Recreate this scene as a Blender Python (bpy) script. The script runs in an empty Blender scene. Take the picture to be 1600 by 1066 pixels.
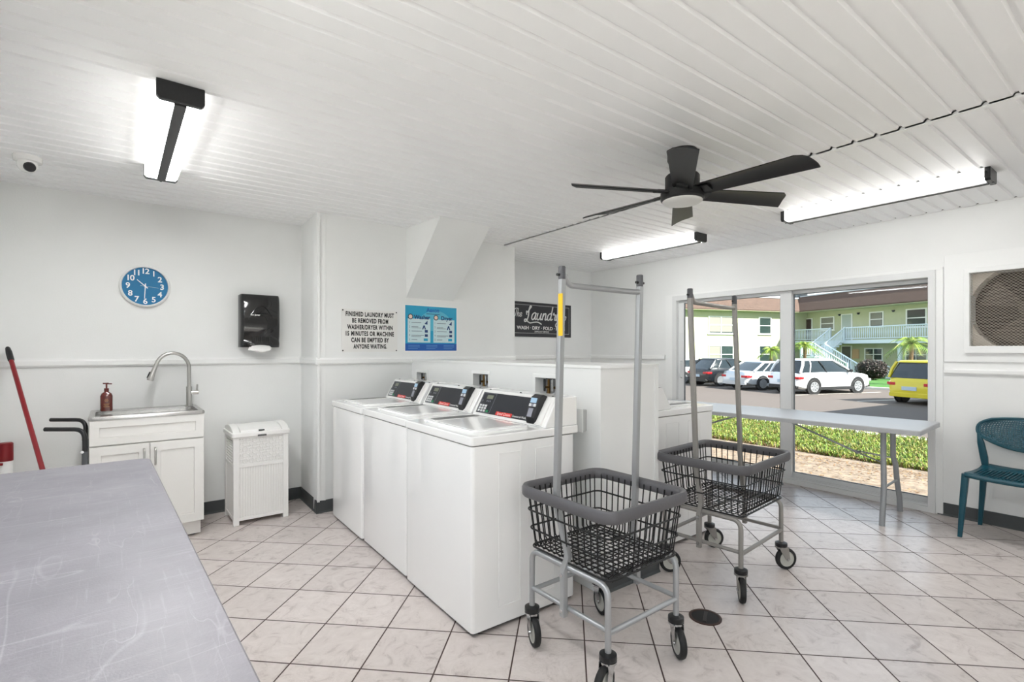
import bpy, bmesh, math, random
from mathutils import Vector, Matrix
random.seed(7)
PI = math.pi
C = bpy.context.scene.collection
SC = bpy.context.scene

# ------------------------------------------------------------------ materials
def lin(h):
    if isinstance(h, str):
        h = h.lstrip('#')
        c = [int(h[i:i + 2], 16) / 255 for i in (0, 2, 4)]
        return tuple(x / 12.92 if x <= .04045 else ((x + .055) / 1.055) ** 2.4 for x in c) + (1,)
    return tuple(h) + (1,)

MATS = {}
def mat(name, col, rough=.5, metal=0., spec=.5, emit=None, noise=0., nscale=8., bump=0., bscale=60., coat=0., stretch=None, trans=0.):
    if name in MATS:
        return MATS[name]
    m = bpy.data.materials.new(name); m.use_nodes = True
    nt = m.node_tree; b = nt.nodes['Principled BSDF']
    c = lin(col)
    b.inputs['Base Color'].default_value = c
    b.inputs['Roughness'].default_value = rough
    b.inputs['Metallic'].default_value = metal
    b.inputs['Specular IOR Level'].default_value = spec
    b.inputs['Coat Weight'].default_value = coat
    b.inputs['Transmission Weight'].default_value = trans
    if emit:
        b.inputs['Emission Color'].default_value = c
        b.inputs['Emission Strength'].default_value = emit
    if noise or bump:
        tc = nt.nodes.new('ShaderNodeTexCoord')
        mp = nt.nodes.new('ShaderNodeMapping')
        if stretch: mp.inputs['Scale'].default_value = stretch
        nt.links.new(tc.outputs['Object'], mp.inputs['Vector'])
    if noise:
        n = nt.nodes.new('ShaderNodeTexNoise'); n.inputs['Scale'].default_value = nscale; n.inputs['Detail'].default_value = 6
        nt.links.new(mp.outputs[0], n.inputs['Vector'])
        r = nt.nodes.new('ShaderNodeValToRGB')
        r.color_ramp.elements[0].position = .3; r.color_ramp.elements[1].position = .7
        r.color_ramp.elements[0].color = tuple(max(0, x * (1 - noise)) for x in c[:3]) + (1,)
        r.color_ramp.elements[1].color = tuple(min(1, x * (1 + noise)) for x in c[:3]) + (1,)
        nt.links.new(n.outputs['Fac'], r.inputs['Fac']); nt.links.new(r.outputs[0], b.inputs['Base Color'])
    if bump:
        n2 = nt.nodes.new('ShaderNodeTexNoise'); n2.inputs['Scale'].default_value = bscale; n2.inputs['Detail'].default_value = 4
        nt.links.new(mp.outputs[0], n2.inputs['Vector'])
        bp = nt.nodes.new('ShaderNodeBump'); bp.inputs['Strength'].default_value = bump; bp.inputs['Distance'].default_value = .004
        nt.links.new(n2.outputs['Fac'], bp.inputs['Height']); nt.links.new(bp.outputs[0], b.inputs['Normal'])
    MATS[name] = m
    return m

WALL = mat('white_wall_paint', '#eaebea', .55, bump=.12, bscale=140, noise=.015, nscale=3)
CEIL = mat('white_ceiling_boards', '#f4f5f5', .45)
TRIMW = mat('white_trim_paint', '#edeeed', .4)
DARKV = mat('dark_void', '#0b0b0b', .9)
RUB = mat('charcoal_rubber', '#484b4c', .55)
ENAM = mat('white_enamel', '#f1f1f0', .12, coat=.3)
ENAM2 = mat('white_enamel_satin', '#ebeae8', .25)
BLACK = mat('black_plastic', '#17181a', .35)
BLACKM = mat('black_matt_metal', '#1b1b1c', .4, spec=.4)
PANEL = mat('navy_black_panel', '#1b1f28', .3)
CHROME = mat('brushed_steel', '#b9b8b5', .28, metal=1, bump=.08, bscale=200, stretch=(1, 12, 1))
STEEL = mat('bright_steel', '#c8c9ca', .2, metal=1)
GALV = mat('grey_powder_coat', '#a9abad', .36, metal=.6)
GALV2 = mat('warm_grey_powder_coat', '#928f8b', .4, metal=.35)
RIMP = mat('grey_rubber_bumper', '#58575a', .5, bump=.2, bscale=90)
WIRE = mat('black_coated_wire', '#111112', .4)
TYRE = mat('black_rubber_tread', '#161617', .6)
WHUB = mat('pale_grey_hub', '#b9b9b2', .45)
TEAL = mat('teal_plastic', '#084756', .38)
TABLEG = mat('pale_grey_table_plastic', '#b4b6b9', .4, bump=.05, bscale=200)
LEGG = mat('grey_table_steel', '#9a9da0', .4, metal=.2)
RED = mat('red_painted_handle', '#84141d', .35)
GLOW = mat('lit_diffuser', '#fdfdfc', .5, emit=17)
GLOW2 = mat('lit_diffuser_soft', '#fdfdfc', .5, emit=10)
GLOWS = mat('lit_side_lens', '#fffdfa', .5, emit=.9)
FANL = mat('frosted_lens', '#d9d9d6', .4)
YELL = mat('yellow_tape', '#f0c419', .5)
PAPERW = mat('white_paper', '#f1f0ee', .8)
SILV = mat('grey_button', '#d6d8da', .4)

def glass_mat():
    m = bpy.data.materials.new('clear_glass'); m.use_nodes = True; nt = m.node_tree
    nt.nodes.clear()
    o = nt.nodes.new('ShaderNodeOutputMaterial')
    t = nt.nodes.new('ShaderNodeBsdfTransparent'); g = nt.nodes.new('ShaderNodeBsdfGlossy'); g.inputs['Roughness'].default_value = .02
    mx = nt.nodes.new('ShaderNodeMixShader'); f = nt.nodes.new('ShaderNodeFresnel'); f.inputs['IOR'].default_value = 1.25
    t.inputs['Color'].default_value = (.97, .985, .98, 1)
    nt.links.new(f.outputs[0], mx.inputs[0]); nt.links.new(t.outputs[0], mx.inputs[1]); nt.links.new(g.outputs[0], mx.inputs[2]); nt.links.new(mx.outputs[0], o.inputs[0])
    return m
GLASS = glass_mat()

def tile_mat():
    m = bpy.data.materials.new('diagonal_marble_tile'); m.use_nodes = True; nt = m.node_tree; N = nt.nodes; L = nt.links
    b = N['Principled BSDF']
    tc = N.new('ShaderNodeTexCoord')
    def dot(v, off):
        d = N.new('ShaderNodeVectorMath'); d.operation = 'DOT_PRODUCT'; d.inputs[1].default_value = v
        L.new(tc.outputs['Object'], d.inputs[0])
        a = N.new('ShaderNodeMath'); a.operation = 'SUBTRACT'; a.inputs[1].default_value = off; L.new(d.outputs['Value'], a.inputs[0])
        q = N.new('ShaderNodeMath'); q.operation = 'DIVIDE'; q.inputs[1].default_value = .306; L.new(a.outputs[0], q.inputs[0])
        fr = N.new('ShaderNodeMath'); fr.operation = 'FRACT'; L.new(q.outputs[0], fr.inputs[0])
        fl = N.new('ShaderNodeMath'); fl.operation = 'FLOOR'; L.new(q.outputs[0], fl.inputs[0])
        iv = N.new('ShaderNodeMath'); iv.operation = 'SUBTRACT'; iv.inputs[0].default_value = 1; L.new(fr.outputs[0], iv.inputs[1])
        mn = N.new('ShaderNodeMath'); mn.operation = 'MINIMUM'; L.new(fr.outputs[0], mn.inputs[0]); L.new(iv.outputs[0], mn.inputs[1])
        return mn, fl
    a = math.radians(47.2)
    d0, f0 = dot((math.cos(a), math.sin(a), 0), .1286)
    d1, f1 = dot((-math.sin(a), math.cos(a), 0), -.0712)
    mn = N.new('ShaderNodeMath'); mn.operation = 'MINIMUM'; L.new(d0.outputs[0], mn.inputs[0]); L.new(d1.outputs[0], mn.inputs[1])
    rp = N.new('ShaderNodeMapRange'); rp.inputs['From Min'].default_value = .0085; rp.inputs['From Max'].default_value = .013; L.new(mn.outputs[0], rp.inputs['Value'])
    cb = N.new('ShaderNodeCombineXYZ'); L.new(f0.outputs[0], cb.inputs[0]); L.new(f1.outputs[0], cb.inputs[1])
    wn = N.new('ShaderNodeTexWhiteNoise'); L.new(cb.outputs[0], wn.inputs['Vector'])
    off = N.new('ShaderNodeVectorMath'); off.operation = 'MULTIPLY_ADD'; off.inputs[1].default_value = (9, 9, 9)
    L.new(wn.outputs['Color'], off.inputs[0]); L.new(tc.outputs['Object'], off.inputs[2])
    n1 = N.new('ShaderNodeTexNoise'); n1.inputs['Scale'].default_value = 9; n1.inputs['Detail'].default_value = 8; n1.inputs['Roughness'].default_value = .65; n1.inputs['Distortion'].default_value = 1.6
    L.new(off.outputs[0], n1.inputs['Vector'])
    r1 = N.new('ShaderNodeValToRGB'); cr = r1.color_ramp
    cr.elements[0].position = .30; cr.elements[0].color = lin('#b4aaa6'); cr.elements[1].position = .44; cr.elements[1].color = lin('#cdc4c0')
    e = cr.elements.new(.75); e.color = lin('#d8d0cc')
    L.new(n1.outputs['Fac'], r1.inputs['Fac'])
    n2 = N.new('ShaderNodeTexNoise'); n2.inputs['Scale'].default_value = 5; n2.inputs['Detail'].default_value = 12; n2.inputs['Roughness'].default_value = .75; n2.inputs['Distortion'].default_value = 3.2
    L.new(off.outputs[0], n2.inputs['Vector'])
    v = N.new('ShaderNodeMath'); v.operation = 'SUBTRACT'; v.inputs[1].default_value = .5; L.new(n2.outputs['Fac'], v.inputs[0])
    va = N.new('ShaderNodeMath'); va.operation = 'ABSOLUTE'; L.new(v.outputs[0], va.inputs[0])
    vr = N.new('ShaderNodeMapRange'); vr.inputs['From Min'].default_value = 0; vr.inputs['From Max'].default_value = .012; vr.inputs['To Min'].default_value = .38; vr.inputs['To Max'].default_value = 0
    L.new(va.outputs[0], vr.inputs['Value'])
    n3 = N.new('ShaderNodeTexNoise'); n3.inputs['Scale'].default_value = 3.5; L.new(off.outputs[0], n3.inputs['Vector'])
    gt = N.new('ShaderNodeMapRange'); gt.inputs['From Min'].default_value = .48; gt.inputs['From Max'].default_value = .66; L.new(n3.outputs['Fac'], gt.inputs['Value'])
    vm = N.new('ShaderNodeMath'); vm.operation = 'MULTIPLY'; L.new(vr.outputs[0], vm.inputs[0]); L.new(gt.outputs[0], vm.inputs[1])
    mv = N.new('ShaderNodeMix'); mv.data_type = 'RGBA'; L.new(vm.outputs[0], mv.inputs['Factor']); L.new(r1.outputs[0], mv.inputs['A']); mv.inputs['B'].default_value = lin('#7d706c')
    tv = N.new('ShaderNodeMapRange'); tv.inputs['To Min'].default_value = .93; tv.inputs['To Max'].default_value = 1.03; L.new(wn.outputs['Value'], tv.inputs['Value'])
    sc = N.new('ShaderNodeVectorMath'); sc.operation = 'SCALE'; L.new(mv.outputs['Result'], sc.inputs[0]); L.new(tv.outputs[0], sc.inputs['Scale'])
    mg = N.new('ShaderNodeMix'); mg.data_type = 'RGBA'; L.new(rp.outputs[0], mg.inputs['Factor']); mg.inputs['A'].default_value = lin('#43332f'); L.new(sc.outputs[0], mg.inputs['B'])
    L.new(mg.outputs['Result'], b.inputs['Base Color'])
    rr = N.new('ShaderNodeMapRange'); rr.inputs['To Min'].default_value = .8; rr.inputs['To Max'].default_value = .26; L.new(rp.outputs[0], rr.inputs['Value']); L.new(rr.outputs[0], b.inputs['Roughness'])
    bp = N.new('ShaderNodeBump'); bp.inputs['Strength'].default_value = .5; bp.inputs['Distance'].default_value = .002; L.new(rp.outputs[0], bp.inputs['Height']); L.new(bp.outputs[0], b.inputs['Normal'])
    return m
TILE = tile_mat()

def scratch_mat():
    m = bpy.data.materials.new('scratched_lilac_grey_laminate'); m.use_nodes = True; nt = m.node_tree; N = nt.nodes; L = nt.links
    b = N['Principled BSDF']; b.inputs['Roughness'].default_value = .42
    tc = N.new('ShaderNodeTexCoord')
    base = lin('#76737a')
    def streak(scale, stretch, lo, hi, rot):
        mp = N.new('ShaderNodeMapping'); mp.inputs['Scale'].default_value = stretch; mp.inputs['Rotation'].default_value = (0, 0, rot)
        L.new(tc.outputs['Object'], mp.inputs[0])
        n = N.new('ShaderNodeTexNoise'); n.inputs['Scale'].default_value = scale; n.inputs['Detail'].default_value = 9; n.inputs['Roughness'].default_value = .7
        L.new(mp.outputs[0], n.inputs['Vector'])
        r = N.new('ShaderNodeMapRange'); r.inputs['From Min'].default_value = lo; r.inputs['From Max'].default_value = hi; L.new(n.outputs['Fac'], r.inputs['Value'])
        return r
    s1 = streak(5, (1, 1, 1), .40, .75, .4)
    s2 = streak(16, (.35, 6, 1), .55, .78, .25)
    s3 = streak(18, (7, .25, 1), .57, .8, .12)
    def line(scale, stretch, rot, w_, seed):
        mp = N.new('ShaderNodeMapping'); mp.inputs['Scale'].default_value = stretch; mp.inputs['Rotation'].default_value = (0, 0, rot); mp.inputs['Location'].default_value = (seed, seed * .7, 0)
        L.new(tc.outputs['Object'], mp.inputs[0])
        n = N.new('ShaderNodeTexNoise'); n.inputs['Scale'].default_value = scale; n.inputs['Detail'].default_value = 2; L.new(mp.outputs[0], n.inputs['Vector'])
        d = N.new('ShaderNodeMath'); d.operation = 'SUBTRACT'; d.inputs[1].default_value = .5; L.new(n.outputs['Fac'], d.inputs[0])
        ab = N.new('ShaderNodeMath'); ab.operation = 'ABSOLUTE'; L.new(d.outputs[0], ab.inputs[0])
        r = N.new('ShaderNodeMapRange'); r.inputs['From Min'].default_value = 0; r.inputs['From Max'].default_value = w_; r.inputs['To Min'].default_value = 1; r.inputs['To Max'].default_value = 0; L.new(ab.outputs[0], r.inputs['Value'])
        g = N.new('ShaderNodeTexNoise'); g.inputs['Scale'].default_value = 4.2; g.inputs['Detail'].default_value = 3; L.new(mp.outputs[0], g.inputs['Vector'])
        gr = N.new('ShaderNodeMapRange'); gr.inputs['From Min'].default_value = .52; gr.inputs['From Max'].default_value = .66; L.new(g.outputs['Fac'], gr.inputs['Value'])
        m_ = N.new('ShaderNodeMath'); m_.operation = 'MULTIPLY'; L.new(r.outputs[0], m_.inputs[0]); L.new(gr.outputs[0], m_.inputs[1]); return m_
    def plus(a, b_):
        n = N.new('ShaderNodeMath'); n.operation = 'ADD'; L.new(a.outputs[0], n.inputs[0]); L.new(b_.outputs[0], n.inputs[1]); return n
    add = plus(plus(s2, s3), plus(line(3, (1.6, .35, 1), .3, .006, 3), plus(line(3.5, (.4, 2.2, 1), .15, .007, 8), line(9, (2.4, .5, 1), -.2, .012, 5))))
    ml = N.new('ShaderNodeMath'); ml.operation = 'MULTIPLY_ADD'; ml.inputs[1].default_value = .42; ml.use_clamp = True; L.new(add.outputs[0], ml.inputs[0])
    m2 = N.new('ShaderNodeMath'); m2.operation = 'MULTIPLY'; m2.inputs[1].default_value = .35; L.new(s1.outputs[0], m2.inputs[0]); L.new(m2.outputs[0], ml.inputs[2])
    mx = N.new('ShaderNodeMix'); mx.data_type = 'RGBA'; L.new(ml.outputs[0], mx.inputs['Factor']); mx.inputs['A'].default_value = base; mx.inputs['B'].default_value = lin('#a3a0a6')
    L.new(mx.outputs['Result'], b.inputs['Base Color'])
    n = N.new('ShaderNodeTexNoise'); n.inputs['Scale'].default_value = 260; L.new(tc.outputs['Object'], n.inputs['Vector'])
    bp = N.new('ShaderNodeBump'); bp.inputs['Strength'].default_value = .25; bp.inputs['Distance'].default_value = .001; L.new(n.outputs['Fac'], bp.inputs['Height']); L.new(bp.outputs[0], b.inputs['Normal'])
    return m
SCRATCH = scratch_mat()

def island_mat(name, cols, rough=.6):
    m = bpy.data.materials.new(name); m.use_nodes = True; nt = m.node_tree; N = nt.nodes; L = nt.links
    b = N['Principled BSDF']; b.inputs['Roughness'].default_value = rough
    g = N.new('ShaderNodeNewGeometry'); r = N.new('ShaderNodeValToRGB')
    cr = r.color_ramp
    while len(cr.elements) < len(cols): cr.elements.new(.5)
    for i, c in enumerate(cols):
        cr.elements[i].position = i / (len(cols) - 1); cr.elements[i].color = lin(c)
    L.new(g.outputs['Random Per Island'], r.inputs[0]); L.new(r.outputs[0], b.inputs['Base Color'])
    return m

# ------------------------------------------------------------------ mesh helper
class MB:
    def __init__(s): s.bm = bmesh.new()
    def verts(s, pts): return [s.bm.verts.new(p) for p in pts]
    def face(s, vs):
        try: return s.bm.faces.new(vs)
        except ValueError: return None
    def poly(s, pts): s.face(s.verts(pts)); return s
    def box(s, x0, x1, y0, y1, z0, z1, M=None):
        p = [Vector(q) for q in ((x0, y0, z0), (x1, y0, z0), (x1, y1, z0), (x0, y1, z0), (x0, y0, z1), (x1, y0, z1), (x1, y1, z1), (x0, y1, z1))]
        if M is not None: p = [M @ q for q in p]
        v = s.verts(p)
        for f in ((0, 3, 2, 1), (4, 5, 6, 7), (0, 1, 5, 4), (1, 2, 6, 5), (2, 3, 7, 6), (3, 0, 4, 7)): s.face([v[i] for i in f])
        return s
    def prism(s, poly, fn, d0, d1):
        a = s.verts([fn(u, v, d0) for u, v in poly]); b = s.verts([fn(u, v, d1) for u, v in poly]); n = len(poly)
        s.face(a); s.face(b[::-1])
        for i in range(n): s.face([a[i], b[i], b[(i + 1) % n], a[(i + 1) % n]])
        return s
    def loft(s, rings, cap=True, closed=True):
        R = [s.verts(r) for r in rings]; n = len(R[0])
        for a, b in zip(R, R[1:]):
            for i in range(n if closed else n - 1): s.face([a[i], a[(i + 1) % n], b[(i + 1) % n], b[i]])
        if cap and closed: s.face(R[0][::-1]); s.face(R[-1])
        return s
    def cyl(s, p0, p1, r0, r1=None, seg=16, cap=True):
        return s.tube([p0, p1], [r0, r0 if r1 is None else r1], seg, cap=cap)
    def tube(s, pts, r, seg=8, closed=False, cap=True):
        pts = [Vector(p) for p in pts]; n = len(pts)
        if not isinstance(r, (list, tuple)): r = [r] * n
        tan = []
        for i in range(n):
            if closed: t = (pts[(i + 1) % n] - pts[i]).normalized() + (pts[i] - pts[i - 1]).normalized()
            elif i == 0: t = pts[1] - pts[0]
            elif i == n - 1: t = pts[-1] - pts[-2]
            else: t = (pts[i + 1] - pts[i]).normalized() + (pts[i] - pts[i - 1]).normalized()
            tan.append(t.normalized() if t.length > 1e-9 else Vector((0, 0, 1)))
        u = tan[0].orthogonal().normalized(); rings = []
        for i in range(n):
            u = (u - tan[i] * u.dot(tan[i]))
            u = u.normalized() if u.length > 1e-6 else tan[i].orthogonal().normalized()
            w = tan[i].cross(u)
            rings.append([pts[i] + (u * math.cos(2 * PI * k / seg) + w * math.sin(2 * PI * k / seg)) * r[i] for k in range(seg)])
        if closed: rings.append(rings[0])
        if closed:
            R = [s.verts(x) for x in rings[:-1]]; R.append(R[0])
            for a, b in zip(R, R[1:]):
                for k in range(seg): s.face([a[k], a[(k + 1) % seg], b[(k + 1) % seg], b[k]])
        else: s.loft(rings, cap)
        return s
    def lathe(s, prof, seg=24, M=None, cap=True):
        M = M or Matrix()
        s.loft([[M @ Vector((r * math.cos(2 * PI * k / seg), r * math.sin(2 * PI * k / seg), z)) for k in range(seg)] for r, z in prof], cap)
        return s
    def ball(s, c, rx, ry=None, rz=None, nu=14, nv=9):
        ry = ry or rx; rz = rz or rx; c = Vector(c)
        s.loft([[c + Vector((rx * math.sin(PI * j / nv) * math.cos(2 * PI * k / nu), ry * math.sin(PI * j / nv) * math.sin(2 * PI * k / nu), -rz * math.cos(PI * j / nv))) for k in range(nu)] for j in [.08] + list(range(1, nv)) + [nv - .08]])
        return s
    def build(s, name, m, parent=None, smooth=35, bevel=0, bseg=2, loc=None, rotz=0):
        bm = s.bm
        bmesh.ops.recalc_face_normals(bm, faces=bm.faces)
        me = bpy.data.meshes.new(name); bm.to_mesh(me); bm.free()
        ms = m if isinstance(m, (list, tuple)) else [m]
        for x in ms: me.materials.append(x)
        if smooth:
            me.polygons.foreach_set('use_smooth', [True] * len(me.polygons))
            me.set_sharp_from_angle(angle=math.radians(smooth))
        o = bpy.data.objects.new(name, me); C.objects.link(o)
        if parent: o.parent = parent
        if bevel:
            b = o.modifiers.new('edge', 'BEVEL'); b.width = bevel; b.segments = bseg; b.limit_method = 'ANGLE'; b.angle_limit = math.radians(40)
        if loc is not None: o.location = loc
        o.rotation_euler.z = rotz
        return o

def tag(o, label, cat, group=None, kind=None):
    o['label'] = label; o['category'] = cat
    if group: o['group'] = group
    if kind: o['kind'] = kind
    return o
def thing(name, label, cat, loc=(0, 0, 0), rotz=0, group=None):
    o = bpy.data.objects.new(name, None); C.objects.link(o); o.location = loc; o.rotation_euler.z = rotz
    o.empty_display_size = .1
    return tag(o, label, cat, group)
def struct(o, label=None):
    o['kind'] = 'structure'
    if label: o['label'] = label
    return o
def copy_tree(o, parent=None):
    c = o.copy(); C.objects.link(c)
    if parent: c.parent = parent
    for ch in list(o.children): copy_tree(ch, c)
    return c

def text(name, s, size, m, parent, M, sx=1., align='CENTER', bold=0., depth=.0006, shear=0., space=1.):
    cu = bpy.data.curves.new(name, 'FONT'); cu.body = s; cu.size = size; cu.align_x = align; cu.align_y = 'CENTER'
    cu.extrude = depth; cu.offset = bold; cu.shear = shear; cu.space_character = space; cu.resolution_u = 3
    t = bpy.data.objects.new(name, cu); C.objects.link(t)
    dg = bpy.context.evaluated_depsgraph_get(); dg.update()
    me = bpy.data.meshes.new_from_object(t.evaluated_get(dg)); me.name = name
    bpy.data.objects.remove(t); bpy.data.curves.remove(cu)
    me.materials.clear(); me.materials.append(m)
    me.transform(M @ Matrix.Diagonal((sx, 1, 1, 1)))
    o = bpy.data.objects.new(name, me); C.objects.link(o); o.parent = parent
    return o
# orientation: x -> right in plane, y -> up in plane, z -> out of the plane
def frame(o, r, u):
    r = Vector(r).normalized(); u = Vector(u).normalized(); n = r.cross(u)
    return Matrix(((r.x, u.x, n.x, o[0]), (r.y, u.y, n.y, o[1]), (r.z, u.z, n.z, o[2]), (0, 0, 0, 1)))

def rrect(x0, x1, y0, y1, r, n=5):
    p = []
    for cx, cy, a in ((x1 - r, y0 + r, -PI / 2), (x1 - r, y1 - r, 0), (x0 + r, y1 - r, PI / 2), (x0 + r, y0 + r, PI)):
        for k in range(n + 1):
            t = a + PI / 2 * k / n; p.append((cx + r * math.cos(t), cy + r * math.sin(t)))
    return p

def plate(mb, u0, u1, v0, v1, holes, fn, d0, d1):
    """a slab in (u,v) with rectangular holes"""
    us = sorted({u0, u1, *[h[0] for h in holes], *[h[1] for h in holes]}); vs = sorted({v0, v1, *[h[2] for h in holes], *[h[3] for h in holes]})
    def hole(i, j):
        if i < 0 or j < 0 or i >= len(us) - 1 or j >= len(vs) - 1: return True
        cu, cv = (us[i] + us[i + 1]) / 2, (vs[j] + vs[j + 1]) / 2
        return any(h[0] < cu < h[1] and h[2] < cv < h[3] for h in holes)
    V = {}
    def vert(i, j, d):
        if (i, j, d) not in V: V[i, j, d] = mb.bm.verts.new(fn(us[i], vs[j], d))
        return V[i, j, d]
    for i in range(len(us) - 1):
        for j in range(len(vs) - 1):
            if hole(i, j): continue
            mb.face([vert(i, j, d0), vert(i + 1, j, d0), vert(i + 1, j + 1, d0), vert(i, j + 1, d0)])
            mb.face([vert(i, j, d1), vert(i, j + 1, d1), vert(i + 1, j + 1, d1), vert(i + 1, j, d1)])
            for (ni, nj, a, b) in ((i - 1, j, (i, j), (i, j + 1)), (i + 1, j, (i + 1, j), (i + 1, j + 1)), (i, j - 1, (i, j), (i + 1, j)), (i, j + 1, (i, j + 1), (i + 1, j + 1))):
                if hole(ni, nj): mb.face([vert(*a, d0), vert(*b, d0), vert(*b, d1), vert(*a, d1)])
    return mb

# ------------------------------------------------------------------ camera (level, shifted)
cam = bpy.data.cameras.new('camera'); co = bpy.data.objects.new('camera', cam); C.objects.link(co)
YAW = math.radians(36.35)
co.location = (0, 0, 1.305); co.rotation_euler = (PI / 2, 0, -YAW)
cam.sensor_width = 36; cam.lens = 36 * 780.9 / 1600; cam.shift_y = 14.65 / 1600; cam.clip_start = .02; cam.clip_end = 400
SC.camera = co
FW = Vector((math.sin(YAW), math.cos(YAW), 0)); RT = Vector((math.cos(YAW), -math.sin(YAW), 0))

# ------------------------------------------------------------------ the room
H = 2.41
XB = 5.11
struct(MB().box(-.9, 5.26, -2.62, 5.3, -.12, 0).build('floor', TILE))
# ceiling boards: real V-grooved planks running along X, split by a seam
P = .1026
def boards(mb, x0, x1, z):
    ys = -2.7 + ((.446 + 2.7) % P) - P
    prof = []
    y = ys
    while y < 5.2:
        prof += [(y - .0115, z), (y - .0112, z + .013), (y + .006, z + .013), (y + .0115, z + .003), (y + .013, z)]
        y += P
    for (ya, za), (yb, zb) in zip(prof, prof[1:]):
        mb.poly([(x0, ya, za), (x1, ya, za), (x1, yb, zb), (x0, yb, zb)])
    for x in (x0, x1):
        vs = [(x, a, b) for a, b in prof] + [(x, prof[-1][0], z + .018), (x, prof[0][0], z + .018)]
        mb.poly(vs)
cb = MB(); boards(cb, -.9, 3.032, H); boards(cb, 3.054, 5.098, H)
cb.box(3.054, 3.088, -2.7, 5.2, H - .004, H + .02)
ceil = struct(cb.build('ceiling', CEIL, smooth=0))
struct(MB().box(-.95, 5.3, -2.8, 5.35, H + .026, H + .12).build('ceiling_deck', DARKV, ceil))

def wallseg(name, a, b, th=.12, z1=H + .01, m=WALL):
    a = Vector((a[0], a[1], 0)); b = Vector((b[0], b[1], 0)); d = (b - a).normalized(); n = Vector((-d.y, d.x, 0)) * th   # thickness to the left of a->b
    mb = MB(); mb.prism([(a.x, a.y), (b.x, b.y), ((b + n).x, (b + n).y), ((a + n).x, (a + n).y)], lambda u, v, z: (u, v, z), 0, z1)
    return struct(mb.build(name, m, smooth=0))
PA0, PA1 = (-.76, 4.600), (1.12, 4.676)
PJ = (1.12, 4.142); PE = (3.20, 4.300)
PR0, PR1 = (3.20, 4.912), (XB, 5.052)
wl_ = MB(); plate(wl_, -2.6, 4.7, 0, H + .01, [(-2.3, .35, 0, 2.12), (.6, 3.62, .98, 2.12)], lambda u, v, d: (d, u, v), -.88, -.76)
struct(wl_.build('wall_left', WALL, smooth=0))
wallseg('wall_back', PA0, (1.2, 4.679))
wallseg('wall_corner', (PJ[0] + 0, 4.72), PJ, .06)
wallseg('wall_middle', PJ, PE, .10)
wallseg('wall_return', PE, (3.20, 5.0), .10)
wallseg('wall_recess', (3.1, 4.905), (5.2, 5.059))
wf_ = MB(); plate(wf_, -.85, 5.2, 0, H + .01, [(-.4, .85, 0, 2.12)], lambda u, v, d: (u, d, v), -2.62, -2.5)
struct(wf_.build('wall_front', WALL, smooth=0))
WY0, WY1, WZ1 = 1.222, 3.665, 1.938
GY0, GY1, GZ0, GZ1 = .372, 1.003, 1.338, 1.895
wr = MB(); plate(wr, -2.6, 5.2, 0, H + .01, [(WY0, WY1, -.0, WZ1), (GY0, GY1, GZ0, GZ1), (-2.2, -.35, 0, WZ1)], lambda u, v, d: (d, u, v), XB, XB + .15)
struct(wr.build('wall_right', WALL, smooth=0))

# partition (half wall) with three recessed openings for the washer valves
PX0, PX1, PY0, PY1, PZ = 1.962, 2.437, 1.868, 4.25, 1.208
OB = [(3.905, 4.093, 1.02, 1.112), (2.945, 3.147, 1.02, 1.136), (2.218, 2.418, 1.02, 1.139)]
pw = MB(); plate(pw, PY0, PY1, 0, PZ, OB, lambda u, v, d: (d, u, v), PX0, PX0 + .09)
pw.box(PX0 + .09, PX1, PY0, PY1, 0, PZ)
part = struct(pw.build('wall_partition', WALL, smooth=0))
pc = MB().prism(rrect(PX0 - .008, PX1 + .008, PY0 - .008, PY1, .006, 2), lambda u, v, d: (u, v, d), PZ, PZ + .016)
struct(pc.build('partition_cap', TRIMW, part))
struct(MB().box(PX1 - .028, PX1 + .006, PY0 - .006, PY0 + .0, 0.09, PZ).build('corner_bead', TRIMW, part))

# duct boxed in against the middle wall, sloping out to the ceiling
e = Vector((PE[0] - PJ[0], PE[1] - PJ[1], 0)).normalized(); nn = Vector((e.y, -e.x, 0))
def onM(x, out=0.):   # point on the middle wall face at world x
    t = (x - PJ[0]) / e.x
    return Vector((PJ[0], PJ[1], 0)) + e * t + nn * out
dm = MB()
bl, br = onM(1.905, -.01), onM(2.41, -.01)
tl, tr = Vector((1.965, 3.655, 0)), Vector((2.487, 3.70, 0))
z0 = 1.77
v = dm.verts([(bl.x, bl.y, z0), (br.x, br.y, z0), (bl.x, bl.y, H + .005), (br.x + .02, br.y, H + .005), (tl.x, tl.y, H + .005), (tr.x, tr.y, H + .005)])
for f in ((0, 1, 5, 4), (0, 4, 2), (1, 3, 5), (2, 4, 5, 3), (0, 2, 3, 1)): dm.face([v[i] for i in f])
struct(dm.build('duct_soffit', WALL, smooth=0), 'white boxed duct sloping from the middle wall to the ceiling')

# chair rails
def railrun(name, pts, z0=1.19, z1=1.25):
    mb = MB()
    prof = [(-.004, z0), (.012, z0), (.02, z0 + .012), (.02, z1 - .02), (.012, z1 - .008), (.012, z1), (-.004, z1)]
    for a, b in zip(pts, pts[1:]):
        a = Vector(a).to_3d(); b = Vector(b).to_3d(); d = (b - a).normalized(); n = Vector((d.y, -d.x, 0))
        a2 = a - d * .0; b2 = b + d * .0
        mb.loft([[a2 + n * o + Vector((0, 0, z)) for o, z in prof], [b2 + n * o + Vector((0, 0, z)) for o, z in prof]])
    return struct(mb.build(name, TRIMW, smooth=0))
railrun('trim_1', [PA0, PA1])
railrun('trim_2', [PA1, (PJ[0] , PJ[1] - .012)])
railrun('trim_3', [(PJ[0] - .02, PJ[1]), PE])
railrun('trim_4', [PR0, PR1])
railrun('trim_5', [PR1, (XB, 3.79)])
railrun('trim_6', [(XB, 1.157), (XB, -.3)], 1.118, 1.172)
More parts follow.
